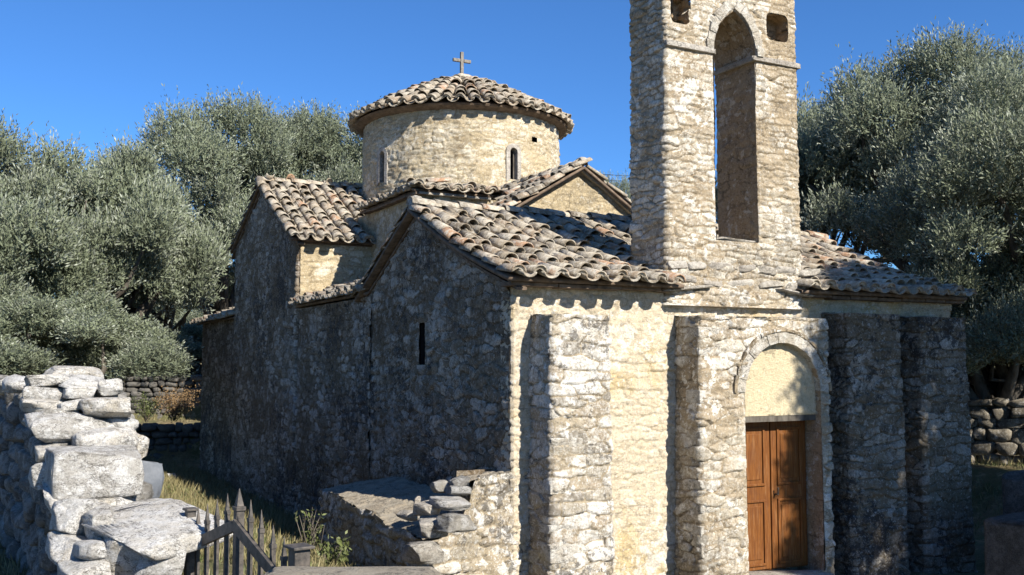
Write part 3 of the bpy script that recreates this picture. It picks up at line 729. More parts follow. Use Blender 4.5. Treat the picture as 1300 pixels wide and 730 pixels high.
# arm roof
al = math.hypot(AVC-AV0+.22, ARZ-4.72)
Fa = lambda a, b: np.stack([a, AV0-.22+(AVC-AV0+.22)*b/al, 4.74+(ARZ-4.74)*b/al-.05*np.sin(np.pi*np.clip(b/al, 0, 1)) + 0*a], -1)
tile_roof('arm_roof', church, Fa, 2.15, al, 63, sp=.27, a_start=-.16, rr=.1)
al2 = math.hypot(AV1-AVC+.2, ARZ-5.0)
Fe = lambda a, b: np.stack([2.1-a, AV1+.2-(AV1-AVC+.2)*b/al2, 5.02+(ARZ-5.0)*b/al2+0*a], -1)
tile_roof('arm_roof', church, Fe, 2.2, al2, 64, sp=.27)
ridge_tiles('arm_ridge', church, (-.2, AVC, ARZ+.06), (2.2, AVC, ARZ+.08), 65)
rake('verge_course', arm, [(-.06, AV0-.2, arm_prof(AV0-.2)-.05), (-.06, AVC, ARZ-.05), (-.06, AV1+.25, arm_prof(AV1+.25)-.05)], seed=5)
rake('arm_eave_course', church, [(-.1, AV0-.03, 4.75), (1.9, AV0-.03, 4.75)], seed=6, nrm=(0, -1))
# corner block with the tile cornice under the drum
CBX, CBY = 1.34, 5.86
wall('corner_block_wall', [(CBX, 9.5), (CBX, CBY), (3.0, CBY)], 3.6, 5.38, M['drum'], church, .03, seed=66, amp=.015, fill=.25)
cl = .55
tile_roof('corner_block_cornice', church, lambda a, b: np.stack([CBX-.08+a, CBY-.14+b*.96, 5.40+.28*b+0*a], -1), 1.35, cl, 67, sp=.225, rr=.095, ex=.4)
tile_roof('corner_block_cornice', church, lambda a, b: np.stack([CBX-.14+b*.96, 8.6-a, 5.40+.28*b+0*a], -1), 8.6-CBY-.05, cl, 68, sp=.235, rr=.09, ex=.4)
rake('cornice_slab', church, [(CBX-.06, CBY, 5.385), (2.6, CBY, 5.385)], seed=7, nrm=(0, -1), wdt=.2, th=.04, mat='slab')
rake('cornice_slab', church, [(CBX, 8.4, 5.385), (CBX, CBY-.1, 5.385)], seed=8, nrm=(-1, 0), wdt=.2, th=.04)
# roof sheet between corner block and drum
patch('corner_block_roof', (CBX+.3, CBY+.3, 5.62), (5, 0, 0), (0, 8, .1), M['slab'], church, .12, seed=69)
# west arm with its gable over the narthex
GX, GY, GZ = 3.86, 4.92, 5.86
def wprof(x): return GZ-abs(x-GX)*(.60 if x < GX else .66)
wg = wall('gable', [(2.45, GY), (5.5, GY)], 3.7, lambda x, y: wprof(x)-.03, M['drum'], church, .02, seed=71, amp=.022, fill=.4, w=.24, h=.1, jw=.018)
wl_ = math.hypot(1.55, .93)
tile_roof('arm_roof', church, lambda a, b: np.stack([GX-1.55*(1-b/wl_)+0*a, 8.2-a, GZ-.93*(1-b/wl_)+0*a], -1), 8.2-GY+.12, wl_, 72, sp=.25, ex=.33)
tile_roof('arm_roof', church, lambda a, b: np.stack([GX+1.75*(1-b/wl_)+0*a, GY-.1+a, GZ-1.15*(1-b/wl_)+0*a], -1), 8.2-GY+.1, wl_, 73, sp=.25)
ridge_tiles('arm_ridge', church, (GX, GY-.1, GZ+.06), (GX, 8.2, GZ+.08), 74)
rake('gable_verge', wg, [(2.35, GY, wprof(2.35)-.01), (GX, GY, GZ-.01), (5.55, GY, wprof(5.55)-.01)], seed=9, nrm=(0, -1), wdt=.17, th=.06, mat='dust')
rocks_mesh('gable_finial_stone', [((GX, GY-.06, GZ+.12), (.17, .24, .15), 0, 15, 3, .7)], M['slab'], wg)
wall('arm_wall', [(2.42, 8.2), (2.42, GY)], 3.8, 4.95, M['drum'], church, .04, seed=75)
# ---------------- drum
DCX, DCY, DR, DZ0, DZ1 = 3.95, 9.9, 2.07, 5.0, 7.54
NA = int(2*math.pi*DR/.026); ang = np.linspace(0, 2*math.pi, NA+1); zz = np.linspace(DZ0, DZ1, int((DZ1-DZ0)/.026))
A, B = np.meshgrid(ang, zz, indexing='ij')
P = np.stack([DCX+DR*np.cos(A), DCY+DR*np.sin(A), B], -1); N = np.stack([np.cos(A), np.sin(A), 0*A], -1)
WANG = [math.atan2(-.99, .08), math.atan2(-.28, -.96), math.atan2(-.35, .94), math.atan2(.96, .1)]
def dhol(P):
    an = np.arctan2(P[..., 1]-DCY, P[..., 0]-DCX); d = 9.
    for wa in WANG:
        da = (an-wa+np.pi) % (2*np.pi)-np.pi
        d = np.minimum(d, arch_sdf(da*DR, P[..., 2], 0, .085, 6.18, 6.72))
    da = (an-WANG[0]-.27+np.pi) % (2*np.pi)-np.pi
    return np.minimum(d, np.maximum(np.abs(da*DR)-.08, np.abs(P[..., 2]-7.05)-.05))
drum = masonry('drum', P, N, A*DR, B, M['drum'], church, w=.24, h=.085, amp=.024, jw=.016, seed=81, hole=dhol, fill=.75, wob=.02)
a2 = np.linspace(0, 2*math.pi, 49)
V = np.concatenate([np.stack([DCX+(DR-.14)*np.cos(a2), DCY+(DR-.14)*np.sin(a2), a2*0+z], 1) for z in (DZ0, DZ1)])
mk('drum_shade_core', V, [(i, i+1, i+50, i+49) for i in range(48)], M['dark'], drum)  # near-black lining standing for the darkness behind the drum windows
for wa in WANG:
    ca, sa = math.cos(wa), math.sin(wa); rad = np.array([ca, sa, 0]); tan = np.array([-sa, ca, 0])
    mb = MB(); ln = arch_line(0, .085, 6.18, 6.72, 8)
    for sc, dep in ((1, 0),):
        out = arch_line(0, .17, 6.12, 6.72, 8); n_ = len(ln); V = []
        for q, rr in ((ln, DR+.035), (out, DR+.035), (out, DR-.05), (ln, DR-.14)):
            for x, z in q: V.append(np.array([DCX, DCY, z])+tan*x+rad*(rr-x*x/(2*DR)))
        F = [(k*n_+i, k*n_+i+1, ((k+1) % 4)*n_+i+1, ((k+1) % 4)*n_+i) for k in range(4) for i in range(n_-1)]
        mb.add(V, F, .8)
    fr = mb.build('drum_window', M['slab'], drum)
    mb = MB()
    for x in (-.06, .06): mb.box(np.array([DCX, DCY, 6.44])+tan*x+rad*(DR-.08), (.04, .03, .6), yaw=wa+math.pi/2)
    mb.build('window_frame', M['bark'], drum)
# conical tile roof
RE, ZE, ZA = 2.29, 7.58, 8.64
dr = empty('x', (0, 0, 0)); bpy.data.objects.remove(dr)
def cone(u0):
    def F(a, b):
        r = RE-b*math.cos(CS); th_ = a/u0; rr = np.maximum(r, .02); facet = 1-.0*np.cos(8*th_)
        return np.stack([DCX+rr*np.cos(th_)*facet, DCY+rr*np.sin(th_)*facet, ZE+b*math.sin(CS)+.07*np.sin(np.pi*np.clip(b/CL, 0, 1))], -1)
    return F
CS = math.atan2(ZA-ZE, RE); CL = math.hypot(RE, ZA-ZE)
def ring(name, b0, b1, n, seed, parent, deck):
    u0 = RE-b0*math.cos(CS)
    F = cone(u0); G = lambda a, b: F(a, b+b0)
    spc = 2*math.pi*u0/n
    return tile_roof(name, parent, G, 2*math.pi*u0-spc*.0, b1-b0, seed, sp=spc, tl=.46, ex=.3, rr=.105, b_start=-.03, deck=deck, thick=.03)
droof = ring('drum_roof', 0, .98, 50, 91, church, False)
ring('tile_ring', .86, 1.75, 30, 92, droof, False)
ring('tile_ring', 1.6, 2.4, 16, 93, droof, False)
th_ = np.linspace(0, 2*math.pi, 65); V = []
prof = [(DR-.2, ZE-.09), (DR+.05, ZE-.085), (RE-.05, ZE-.035), (RE-.03, ZE), (1.6, ZE+.37), (.8, ZE+.73), (.02, ZA)]
for r, z in prof:
    for t in th_: V.append((DCX+r*math.cos(t), DCY+r*math.sin(t), z))
mk('drum_eave', V, [(k*65+i, k*65+i+1, (k+1)*65+i+1, (k+1)*65+i) for k in range(len(prof)-1) for i in range(64)], M['deck'], droof, shade=False)
rocks_mesh('roof_cap', [((DCX, DCY, ZA+.03), (.42, .42, .22), 0, 3, 3, .8)], M['tile'], droof)
mb = MB(); zc = ZA+.08
mb.box((DCX, DCY, zc+.27), (.068, .068, .56)); 
mb.box((DCX-.125, DCY+.0, zc+.36), (.165, .066, .068)); mb.box((DCX+.125, DCY, zc+.36), (.165, .066, .068))
V = None
cr = mb.build('roof_cross', M['cross'], church, bevel=.008)
cr.location = (0, 0, 0)
# remaining arms (south and east), seen only from the side
for nm, p, zt in (('arm_wall', [(4.9, 8.2), (W_+.06, 8.2), (W_+.06, 13.1), (4.9, 13.1)], 4.9), ):
    wall(nm, p, 3.0, lambda x, y: arm_prof(y)-.05, M['north'], church, .08, seed=97)
tile_roof('arm_roof', church, lambda a, b: Fa(a+5.0, b), 2.3, al, 98, sp=.27)
tile_roof('arm_roof', church, lambda a, b: Fe(a-5.2, b), 2.3, al2, 99, sp=.27)
ridge_tiles('arm_ridge', church, (5.4, AVC, ARZ+.06), (W_+.2, AVC, ARZ+.06), 100)
tile_roof('low_bay_roof', church, lambda a, b: np.stack([W_+.14-1.75*b/ll, 4.6+a, 3.56+.5*b/ll+0*a], -1), AV0-4.6, ll, 101, sp=.25)
tile_roof('low_bay_roof', church, lambda a, b: np.stack([W_+.14-1.75*b/ll, 13.2+a, 3.56+.5*b/ll+0*a], -1), 4.1, ll, 102, sp=.25)
patch('low_roof', (1.3, 12.9, 4.1), (4.4, 0, 0), (0, 4.4, 0), M['slab'], church, .15, seed=103)

# ================================================================== stone platform by the narthex
plat = empty('stone_platform', (-.5, 1.6, 0), 'low broken stone platform built against the shaded side of the chapel corner', 'platform')
prof_x = [-1.12, -1.04, -.80, -.62, -.50, -.47, -.42, 0.05]; prof_z = [.45, .57, .80, .92, 1.12, 1.26, 1.38, 1.44]
def ptop(x, y): return float(np.interp(x, prof_x, prof_z))
wall('platform_wall', [(-1.1, .02), (.24, .02)], -.3, ptop, M['pier'], plat, .02, seed=111, amp=.035, w=.26, h=.13, wob=.04)
wall('platform_wall', [(-1.0, 3.5), (-1.02, .06)], -.2, lambda x, y: .79+.045*y+.03*math.sin(y*5), M['pier'], plat, .025, seed=112, amp=.05)
wall('platform_wall', [(.0, 3.5), (-1.0, 3.5)], -.2, .9, M['north'], plat, .04, seed=113)
def ptopf(P, a, b):
    P[..., 2] = .76+.045*P[..., 1]+.22*(a)*(1-.3*b)
    return P
patch('platform_top', (-1.0, .04, .8), (1.0, 0, 0), (0, 3.46, 0), M['dust'], plat, .03, fn=ptopf, seed=114, amp=.02, wob=.05)
patch('broken_wall_cap', (-.47, .01, 1.34), (.52, 0, .09), (0, .42, -.02), M['dust'], plat, .03, seed=115, amp=.03)
wall('broken_wall', [(-.47, .45), (-.47, .03)], .6, 1.33, M['pier'], plat, .02, seed=118, amp=.05)
patch('broken_wall', (.05, .42, .8), (-.5, 0, 0), (0, 0, .62), M['north'], plat, .03, seed=116, amp=.03)
mk('platform_fill', rock_geo((.95, 3.3, 1.0), 3, 4, .12, .03, cuts=0)[0]+np.array([-.5, 1.75, .26]), ICO[4][1], M['dust'], plat, {'rnd': np.full(len(ICO[4][0]), .4)})
for i, (px, py, d, sz) in enumerate([(535, 702, 9.95, (.34, .4, .24)), (575, 662, 10.1, (.36, .4, .2)), (548, 668, 10.25, (.3, .35, .2)), (572, 640, 10.45, (.34, .36, .13)), (545, 645, 10.5, (.24, .3, .16)), (578, 622, 10.7, (.26, .3, .12)), (558, 617, 11.0, (.17, .2, .17)), (520, 655, 10.9, (.2, .24, .12)), (584, 612, 10.9, (.2, .2, .12)), (533, 640, 11.1, (.12, .05, .2))]):
    c = at(px, py, d)
    s = rocks_mesh('broken_stone', [(c, (sz[0]*1.1, sz[1], sz[2]*.85), .25*math.sin(i*2.), 60+i, 4, .36)], M['greyrock' if i in (1, 3, 5, 6, 8) else 'slab'], plat)

# ================================================================== left dry-stone wall with stepped end
WD = math.radians(31)
A0 = np.array([(60-650)/1300*8.2, 8.2])
dW = np.array([-math.sin(WD), math.cos(WD)]); eW = np.array([math.cos(WD), math.sin(WD)])
def wp(along, across): q = A0+dW*along+eW*across; return plan(q[0], q[1])
WY = math.atan2(*(wp(1, 0)-wp(0, 0))[::-1])           # yaw of the wall's run
lw_o = wp(0, .4)
lw = empty('dry_stone_wall', (lw_o[0], lw_o[1], .2), 'dry stone boundary wall of white limestone ending in big stepped blocks beside the gate', 'stone wall')
rs = np.random.RandomState(5); it = []
zt = 2.46
for row in range(12):
    z = .25+row*.175; x = -1.9+max(0, (row-5))*.22 if row > 3 else -1.9
    x = -1.75 if z < 1.1 else (-1.0 if z < 1.5 else (-.45 if z < 1.95 else -.05))
    x -= rs.uniform(0, .1)
    while x < 12:
        ww = rs.uniform(.16, .42); hh = rs.uniform(.15, .24)
        q = wp(x+ww/2, .12+rs.uniform(-.05, .05)); it.append(((q[0], q[1], z+.09), (ww*1.1, .36, hh*1.08), WY+rs.uniform(-.2, .2), rs.randint(9999), 3 if x < 3 else 2, rs.uniform(.55, .85)))
        q = wp(x+ww/2, .52+rs.uniform(-.05, .05)); it.append(((q[0], q[1], z+.09), (ww*1.1, .36, hh*1.08), WY+rs.uniform(-.2, .2), rs.randint(9999), 2, .7))
        if row > 10 or x < 0.2:
            q = wp(x+ww/2, .32); it.append(((q[0], q[1], z+.09), (ww*1.1, .4, hh*1.08), WY, rs.randint(9999), 3, .6))
        x += ww*.97
rocks_mesh('rubble', it, M['shadedrubble'], lw)
def pstone(name, x0, y0, x1, y1, d, seed, dep=.4, mat='rock', boxy=.5, k=4, yaw=None, par=None, rise=0.):
    c = at((x0+x1)/2, (y0+y1)/2, d); wd = (x1-x0)/1300*d; ht = (y1-y0)/1300*d
    if yaw is None: yaw = WY-math.pi/2
    f = np.array([-math.sin(yaw), math.cos(yaw), 0]); c = c+f*dep*.35
    return rocks_mesh(name, [(c, (wd*1.12, dep, ht*1.08), yaw, seed, k, boxy)], M[mat], par or lw)
tops = [(65, 466, 128, 484, 8.35), (34, 478, 92, 494, 8.15), (82, 476, 132, 494, 8.2), (126, 484, 154, 503, 8.25), (36, 492, 86, 508, 8.1), (78, 491, 122, 509, 8.1), (104, 506, 173, 531, 7.95), (34, 507, 80, 524, 8.0), (74, 510, 112, 528, 8.0), (132, 528, 173, 546, 8.1), (38, 523, 95, 541, 7.9),
        (46, 526, 142, 562, 7.8), (102, 545, 172, 572, 7.75), (138, 552, 187, 590, 7.95), (50, 565, 80, 590, 7.6), (46, 590, 82, 622, 7.5), (10, 478, 44, 500, 9.2), (0, 482, 22, 500, 10.5)]
for i, t in enumerate(tops): pstone('coping_stone', *t, 200+i*3, boxy=.34 if i % 3 else .5)
pstone('large_block', 76, 573, 172, 629, 7.35, 301, .6, boxy=.16, k=5)
# tilted slab and the stones that carry it
c = (at(180, 690, 6.7)+at(215, 640, 7.6))/2
slabV, slabF = rock_geo((.86, 1.15, .17), 314, 5, .36, .12, yaw=WY-math.pi/2+.25, tilt=(.1, -.12))
mk('capping_slab', slabV+at(192, 668, 6.95), slabF, M['rock'], lw, {'rnd': np.full(len(slabV), .9)})
for i, t in enumerate([(78, 640, 132, 682, 6.95), (112, 652, 152, 690, 6.75), (72, 684, 118, 716, 6.75), (104, 692, 142, 716, 6.55), (88, 714, 142, 745, 6.45), (140, 684, 196, 742, 6.55), (178, 690, 240, 760, 6.5), (60, 620, 100, 650, 7.2), (98, 626, 170, 648, 7.35)]):
    pstone('base_stone', *t, 400+i*7, dep=.55, boxy=.55 if i < 5 else .4)
c = at(186, 606, 7.9)
V, F = rock_geo((.26, .05, .34), 9, 3, .2, .04, yaw=WY-math.pi/2, tilt=(-.25, 0))
tag(mk('slate_slab', V+c, F, M['slate'], None, {'rnd': np.full(len(V), .5)}, True, c-np.array([0, 0, .17])), 'thin dark grey slate sheet leaning behind the white blocks of the wall', 'slate')

# ================================================================== gate
gl, gr_ = at(241, 696, 6.9), at(381, 720, 5.5)
g0 = np.array([gl[0], gl[1]]); g1 = np.array([gr_[0], gr_[1]]); gd = (g1-g0)/np.linalg.norm(g1-g0); gyaw = math.atan2(gd[1], gd[0])
gate = empty('picket_gate', (*((g0+g1)/2), .5), 'small dark picket gate with pointed bars and a peaked rail between stone blocks', 'gate')
def on_gate(px, py):                  # point of the gate's upright plane seen at a pixel
    v = _f+_r*(px-650)/1300-_u*(py-365)/1300; nn = np.array([-gd[1], gd[0], 0.])
    t = ((np.array([g0[0], g0[1], 0])-CAM)@nn)/(v@nn); return CAM+v*t
def bar(name, p, ztop, wd, th, par, tip=True):
    mb = MB(); zb = .45
    zs = ztop-.13 if tip else ztop
    mb.box((p[0], p[1], (zb+zs)/2), (wd, th, zs-zb), gyaw)
    if tip:
        mb.box((p[0], p[1], zs+.012), (wd*1.35, th*1.2, .024), gyaw)
        mb.box((p[0], p[1], zs+.077), (wd*.95, th*.9, .105), gyaw, taper=.12)
    return mb.build(name, M['paint'], par, bevel=.003)
for i, (px, py) in enumerate([(252, 643), (263.6, 639), (276, 633), (289, 626), (318.5, 634), (332, 647), (347, 666), (361, 681)]):
    p = on_gate(px, py); bar('picket', p, p[2], .028, .026, gate)
p = on_gate(304, 620); bar('meeting_stile', p, p[2], .055, .05, gate)
for (xa, ya, xb, yb) in ((240, 696, 303, 667), (303, 665, 362, 737)):
    a, b = on_gate(xa, ya), on_gate(xb, yb); d = (b-a); L = np.linalg.norm(d); d /= L; nn = np.array([-gd[1], gd[0], 0.]); up = np.cross(d, nn); up *= np.sign(up[2])
    mb = MB(); mb.box((a+b)/2-nn*.028*np.sign(nn@(_h)), (L, .026, .07), ax=np.array([d, nn, up])); mb.build('rail', M['paint'], gate, bevel=.003)
for px, py, w1 in ((242, 648, .075), (380, 696, .11)):
    p = on_gate(px, py); mb = MB(); mb.box((p[0], p[1], (p[2]+.2)/2), (w1*.8, w1*.8, p[2]-.2), gyaw); mb.box((p[0], p[1], p[2]+.008), (w1*1.25, w1*1.1, .016), gyaw)
    mb.build('gate_post', M['paint'], gate, bevel=.004)
# flat boulder at the bottom edge
c = at(462, 748, 5.0)
V, F = rock_geo((1.02, .55, .2), 42, 5, .5, .14, yaw=-TH-.1)
tag(mk('flat_boulder', V+c, F, M['dust'], None, {'rnd': np.full(len(V), .9)}, True, c-np.array([0, 0, .1])), 'flat tan boulder in the foreground below the platform and right of the gate', 'boulder')
c2 = c-np.array([0, 0, .55])
V, F = rock_geo((1.3, .75, 1.0), 43, 4, .45, .14, yaw=-TH)
tag(mk('base_boulder', V+c2, F, M['greyrock'], None, {'rnd': np.full(len(V), .4)}, True, c2-np.array([0, 0, .5])), 'rough grey boulder carrying the flat tan boulder in the foreground', 'boulder')

# ================================================================== terrace walls, right and left behind
def terrace(name, px0, py0, d0, px1, py1, d1, h, label, seed, mat='greyrock', thick=.4, **kw):
    a, b = at(px0, py0, d0), at(px1, py1, d1); zt = (a[2]+b[2])/2
    root = empty(name, (*((a[:2]+b[:2])/2), zt-h), label, 'stone wall')
    rock_line('stonework', a[:2], b[:2], zt-h-.2, zt, thick, M[mat], root, seed, **kw)
    return root
terrace('terrace_wall', 60, 536, 29, 330, 536, 29.5, 1.4, 'low shaded terrace wall under the dry brown bush behind the chapel', 3, 'shaderock')
terrace('terrace_wall', 20, 479, 34, 330, 477, 34.5, 1.5, 'upper shaded terrace wall below the pale field and the olive trees', 4, 'shaderock')
terrace('terrace_wall', 1225, 512, 19.5, 1420, 505, 18, 1.0, 'sunlit rubble terrace wall in the grass right of the chapel', 5, 'rubble', sw=.4, sh=.22, k=3)
# dark squared blocks at lower right
c = at(1310, 640, 12.8)
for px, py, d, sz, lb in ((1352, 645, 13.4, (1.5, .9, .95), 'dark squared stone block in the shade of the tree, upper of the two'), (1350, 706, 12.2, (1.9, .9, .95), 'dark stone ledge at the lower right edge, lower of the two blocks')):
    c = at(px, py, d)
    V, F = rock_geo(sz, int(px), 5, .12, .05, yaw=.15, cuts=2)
    tag(mk('stone_block', V+c, F, M['shaderock'], None, {'rnd': np.full(len(V), .1)}, True, c-np.array([0, 0, sz[2]/2])), lb, 'stone block')

# ================================================================== vegetation
def leaves_mesh(B, D, Ln, Wd, rnd, nrm=None, rs=None):
    """diamond leaves: base B, direction D, length, width -> verts, faces"""
    n = len(B); rv = rs.normal(size=(n, 3)); rv = rv if nrm is None else nrm+rv*.42; s = np.cross(D, rv); s /= np.linalg.norm(s, axis=1, keepdims=True)+1e-9
    V = np.stack([B, B+D*(Ln*.45)[:, None]+s*(Wd/2)[:, None], B+D*Ln[:, None], B+D*(Ln*.45)[:, None]-s*(Wd/2)[:, None]], 1).reshape(-1, 3)
    F = np.arange(4*n).reshape(n, 4); return V, F, np.repeat(rnd, 4)
def olive_mesh(seed, rx, rz, nsp=6500, nl=13, lobes=34, zc=None, leaf=.095):
    rs = np.random.RandomState(seed)
    d = rs.normal(size=(lobes, 3)); d /= np.linalg.norm(d, axis=1, keepdims=True); d[:, 2] = np.abs(d[:, 2])*1.15-.35
    rad = rs.uniform(.3, 1.12, lobes)[:, None]**.6
    LC = d*rad*np.array([rx*.78, rx*.78, rz*.78]); LR = (.10+.14*rs.rand(lobes)**1.2)*rx*np.where(LC[:, 2] > rz*.35, .85, 1.0)
    li = rs.choice(lobes, nsp, p=LR**2/np.sum(LR**2))
    v = rs.normal(size=(nsp, 3)); v /= np.linalg.norm(v, axis=1, keepdims=True)
    v[:, 2] = np.where(v[:, 2] < -.25, -v[:, 2]*.8, v[:, 2]); v /= np.linalg.norm(v, axis=1, keepdims=True)
    rr = LR[li]*rs.uniform(.3, 1.0, nsp)**.4*(1+.45*rs.rand(nsp)*(rs.rand(nsp) < .2))
    Bs = LC[li]+v*rr[:, None]*np.array([1, 1, .9])
    sd = v*.75+np.array([0, 0, .75])+rs.normal(size=(nsp, 3))*.35; sd /= np.linalg.norm(sd, axis=1, keepdims=True)
    sl_ = rs.uniform(.2, .5, nsp)*rx/3.6
    sh = (rs.rand(nsp) < .07) & (v[:, 2] > .3); sd[sh] = sd[sh]*.5+np.array([0, 0, .7]); sl_[sh] *= 1.35; lt = rs.uniform(-.22, .22, lobes)
    k = np.tile(np.arange(nl)/nl, nsp); ii = np.repeat(np.arange(nsp), nl)
    B = Bs[ii]+sd[ii]*(k*sl_[ii])[:, None]+rs.normal(size=(len(ii), 3))*.02
    D = sd[ii]*.8+rs.normal(size=(len(ii), 3))*.55; D /= np.linalg.norm(D, axis=1, keepdims=True)
    rnd = np.clip(.2+.45*rs.rand(len(ii))+.3*k+lt[li][ii], 0, 1)
    return (LC, LR)+leaves_mesh(B, D, rs.uniform(.7, 1.25, len(ii))*leaf, rs.uniform(.8, 1.2, len(ii))*leaf*.3, rnd, v[ii]+np.array([0, 0, .35]), rs)
def trunk_mb(LC, zc, seed, r0=.28, hgt=1.6):
    rs = np.random.RandomState(seed); mb = MB()
    pts = [np.array([0, 0, -.3])]
    for i in range(5): pts.append(np.array([rs.uniform(-.1, .1)*i*.6, rs.uniform(-.1, .1)*i*.6, hgt*(i+.4)/4]))
    mb.tube(pts, [r0*1.5, r0*1.15, r0, r0*.95, r0*.9, r0*.7], 10)
    top = pts[-1]
    for q in LC[rs.permutation(len(LC))[:11]]:
        e = q+np.array([0, 0, zc]); m1 = top+(e-top)*.45+rs.normal(size=3)*.25; m2 = top+(e-top)*.75+rs.normal(size=3)*.2
        mb.tube([top-np.array([0, 0, .2]), m1, m2, e], [r0*.55, r0*.36, r0*.2, .02], 6)
    return mb
KINDS = {}
def olive_kind(key, seed, rx, rz, zc, **kw):
    LC, LR, V, F, A = olive_mesh(seed, rx, rz, **kw)
    KINDS[key] = (LC, V+np.array([0, 0, zc]), F, A, zc, seed)
def olive(key, x, y, label, group, sc=(1, 1, 1), rz=0., z=None):
    z = float(terr(np.array(x), np.array(y))) if z is None else z
    t = empty('olive_tree', (0, 0, 0), label, 'tree', group)
    if key in PROTO:
        src = PROTO[key]
        for ch in src:
            c = ch.copy(); C.objects.link(c); c.parent = t
    else:
        LC, V, F, A, zc, seed = KINDS[key]
        c = mk('crown', V, F, M['leaf'], t, {'rnd': A}, False)
        k = trunk_mb(LC, zc, seed, hgt=max(1.2, zc*.45)).build('trunk', M['bark'], t, True)
        PROTO[key] = (c, k)
    t.location = (x, y, z); t.rotation_euler = (0, 0, rz); t.scale = sc
    return t
PROTO = {}
olive_kind('a', 1, 3.6, 3.1, 3.9, nsp=12500, lobes=52)
olive_kind('b', 2, 4.2, 4.0, 4.6, nsp=15500, lobes=62)
olive_kind('c', 3, 3.2, 2.6, 3.2, nsp=11000, lobes=46)
olive_kind('d', 4, 3.1, 3.5, 6.9, nsp=11500, lobes=42, leaf=.14)
G1 = 'olive trees behind the chapel'
def gxy(px, d): return at(px, 463, d)[:2]
for key, px, d, sc, rz, lb in [
        ('a', 15, 25, (1.15, 1.15, 1.36), .3, 'grey-green olive tree at the far left behind the dry stone wall'),
        ('c', 120, 27, (1.15, 1.15, 1.62), 1.3, 'rounded olive tree rising between the far left tree and the tall one'),
        ('b', 275, 33, (1.12, 1.12, 1.33), 2.1, 'tall broad olive tree left of the chapel with a gap of sky in its crown'),
        ('b', 425, 36, (1.2, 1.2, 1.22), .7, 'olive tree behind the north arm roof and the drum'),
        ('c', 60, 21.5, (1, 1, .72), 2.6, 'low bushy olive tree close above the white wall stones'),
        ('c', 205, 37, (1.1, 1.1, 1.0), 4.0, 'shorter olive tree with branches hanging over the terrace wall'),
        ('a', -70, 23, (1, 1, 1), 5.0, 'olive tree cut by the left edge of the picture'),
        ('b', 783, 42, (.62, .62, 1.08), .2, 'small distant olive tree seen between the west gable and the bell tower'),
        ('a', 1030, 27, (1., 1., 1.36), 3.4, 'olive tree directly right of the bell tower, behind the roof'),
        ('b', 1195, 24, (1., 1., 1.14), 1.1, 'tallest olive tree on the right, top rising above its neighbours'),
        ('b', 1345, 20, (.95, .95, 1.0), 5.2, 'olive tree at the right edge hanging over the sunlit terrace wall'),
        ('c', 1255, 20, (.95, .95, 1.0), .9, 'lower olive crown close to the right end of the tiled roof'),
        ('b', 252, 52, (1.1, 1.1, .8), 4.4, 'olive tree far behind the chapel filling the gap by the low roof'),
        ('b', 1112, 36, (1., 1., .85), 2.4, 'olive tree far behind the right end of the tiled roof'),
        ('c', 1275, 20.5, (1.0, 1.0, .66), 2.2, 'dense leafy olive bush in shade above the sunlit terrace wall'),
        ('c', 1295, 24, (1.1, 1.1, .8), 3.1, 'bushy low olive tree filling the gap above the sunlit terrace wall'),
        ('c', 160, 44, (1.1, 1.1, .5), 1.1, 'dark bushy young olive at the back of the pale field, left one'),
        ('c', 236, 43, (1.1, 1.1, .62), 3.0, 'dark bushy young olive at the back of the pale field, beside the chapel wall'),
        ('c', 290, 46, (1.2, 1.2, .6), 5.0, 'bushy young olive at the back of the field, mostly behind the chapel'),
        ('b', 215, 62, (1.2, 1.2, .9), 2.9, 'distant olive tree seen under the hanging branches left of the chapel'),
        ('b', 330, 66, (1.2, 1.2, .9), 1.9, 'distant olive tree hidden mostly by the north arm of the chapel')]:
    x, y = gxy(px, d); olive(key, x, y, lb, G1, sc, rz, float(terr(np.array(x), np.array(y)))-(1.0 if sc[2] < .65 else (.9 if px in (1255, 1295) else 2.0 if px in (252, 1112) else 0)))
olive('d', 8.35, -7.2, 'olive tree in front of the chapel throwing dappled shade on the facade and door', None, (1, 1, 1.0), .5, 0.)
olive('d', 10.4, -11.5, 'unseen olive tree added further in front of the chapel to cut sky light', None, (1.1, 1.1, 1.0), 1.5, 0.)  # out of view, added to block sky light on the right of the facade
olive('d', 10.3, -5.0, 'unseen olive tree added near the right end of the facade to cut sky light', None, (1, 1, 1.0), 3.5, 0.)  # out of view, added to deepen the shade at the facade's right end
olive('d', 10.9, -8.4, 'second olive tree in front of the chapel shading the lower right corner', None, (1.1, 1.1, .9), 2.5, 0.)

# ground cover
def grass(name, areas, mat, seed, ln=(.08, .22)):
    rs = np.random.RandomState(seed); Bs = []
    for (x0, x1, y0, y1, n) in areas:
        x = rs.uniform(x0, x1, n); y = rs.uniform(y0, y1, n); keep = vnoise(np.stack([x*1.6, y*1.6, x*0], -1), 5) > -.35
        x, y = x[keep], y[keep]; Bs.append(np.stack([x, y, terr(x, y)-.02], 1))
    B = np.concatenate(Bs); n = len(B); D = rs.normal(size=(n, 3))*.4+np.array([0, 0, 1.]); D /= np.linalg.norm(D, axis=1, keepdims=True)
    V, F, A = leaves_mesh(B, D, rs.uniform(*ln, n), rs.uniform(.008, .018, n), rs.rand(n), rs=rs)
    return tag(mk(name, V, F, M[mat], None, {'rnd': A}, False), kind='stuff')
tag(grass('dry_grass', [(-6, -.2, -2, 8, 26000), (-5, 0, 8, 19, 14000), (9, 20, -1, 12, 26000), (-10, 10, 23, 34, 9000)], 'drygrass', 1), 'short dry yellow grass between the wall and the chapel', 'grass')
tag(grass('green_weeds', [(-4.5, -.6, -1, 9, 9000), (9, 20, 0, 9, 16000)], 'weed', 2, (.05, .15)), 'low green weeds among the dry grass', 'weeds')
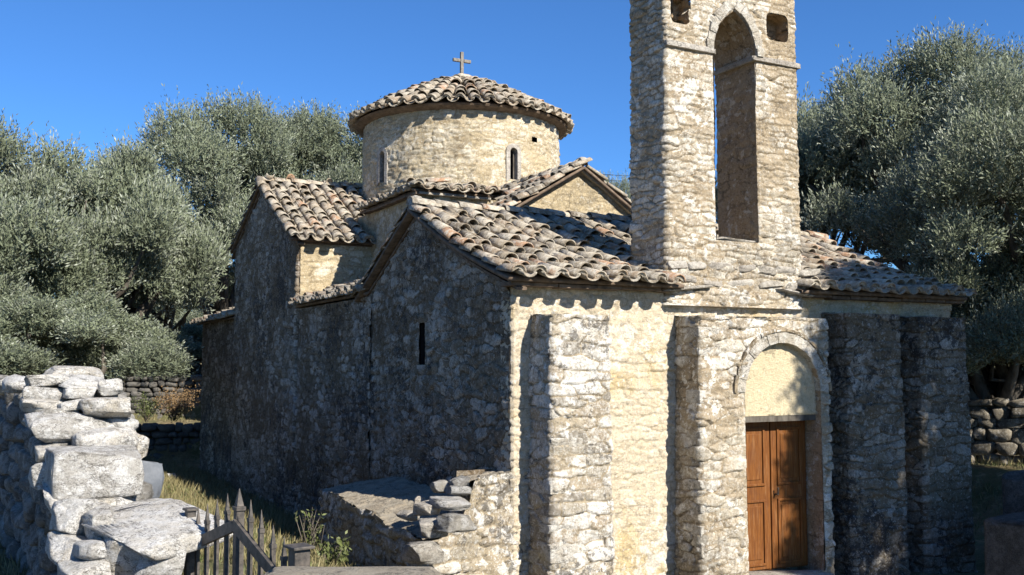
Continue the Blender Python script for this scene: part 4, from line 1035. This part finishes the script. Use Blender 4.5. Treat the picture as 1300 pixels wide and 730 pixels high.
def shrub(name, c, r, h, mat, seed, n, label, cat='shrub', leaf=.07):
    rs = np.random.RandomState(seed); t = empty(name, c, label, cat); mb = MB(); Bs, Ds = [], []
    ns = 14
    for i in range(ns):
        a = rs.rand()*6.28; e = np.array(c)+np.array([math.cos(a)*r*rs.uniform(.2, 1), math.sin(a)*r*rs.uniform(.2, 1), h*rs.uniform(.6, 1)])
        m = np.array(c)+(e-np.array(c))*.5+rs.normal(size=3)*.04; mb.tube([np.array(c)+rs.normal(size=3)*.03, m, e], [.012, .008, .003], 5)
        k = n//ns; tt = rs.uniform(.25, 1.05, k); Bs.append(np.array(c)+(e-np.array(c))*tt[:, None]+rs.normal(size=(k, 3))*r*.13); Ds.append(rs.normal(size=(k, 3))+np.array([0, 0, .5]))
    B = np.concatenate(Bs); D = np.concatenate(Ds); D /= np.linalg.norm(D, axis=1, keepdims=True)
    V, F, A = leaves_mesh(B, D, rs.uniform(.6, 1.2, len(B))*leaf, rs.uniform(.6, 1.2, len(B))*leaf*.4, rs.rand(len(B)), rs=rs)
    mk('foliage', V, F, M[mat], t, {'rnd': A}, False); mb.build('stems', M['bark'], t, True); return t
shrub('dry_bush', at(222, 534, 30), .75, .95, 'drybrush', 1, 2600, 'dry brown bush on the terrace left of the chapel wall')
shrub('dry_bush', at(186, 534, 30), .5, .8, 'weed', 2, 1600, 'thin yellow-green bush just left of the dry brown bush')
shrub('tall_weed', (-1.4, 1.7, .2), .22, .38, 'weed', 3, 360, 'leafy green weed at the foot of the stone platform', 'weed', .08)
shrub('tall_weed', (-1.35, 2.8, .2), .2, .6, 'weed', 4, 160, 'taller stalky weed further along the platform side', 'weed', .07)
for i, (px, py, d) in enumerate([(218, 586, 22), (196, 590, 20.5)]):
    c = at(px, py, d); c[2] = float(terr(np.array(c[0]), np.array(c[1])))+.06
    V, F = rock_geo((.26, .2, .16), 90+i, 3, .7, .2)
    tag(mk('loose_stone', V+c, F, M['rock'], None, {'rnd': np.full(len(V), .5)}, True, c), ['pale loose stone lying in the chapel shadow', 'pale loose stone on the sunlit dry grass by the wall'][i], 'stone')
# overhead cables
for k, dz in enumerate((0, .22)):
    p, q = at(735, 213, 40), at(860, 219, 44); mb = MB(); pts = [p+(q-p)*t+np.array([0, 0, -dz-.25*math.sin(math.pi*(t*.25+.3))]) for t in np.linspace(-.9, 2, 15)]
    tag(mb.tube(pts, .012, 5) or mb.build('overhead_cable', M['cable'], None, True, origin=pts[7]), ['thin dark overhead cable crossing behind the bell tower, upper of two', 'thin dark overhead cable crossing behind the bell tower, lower of two'][k], 'cable')
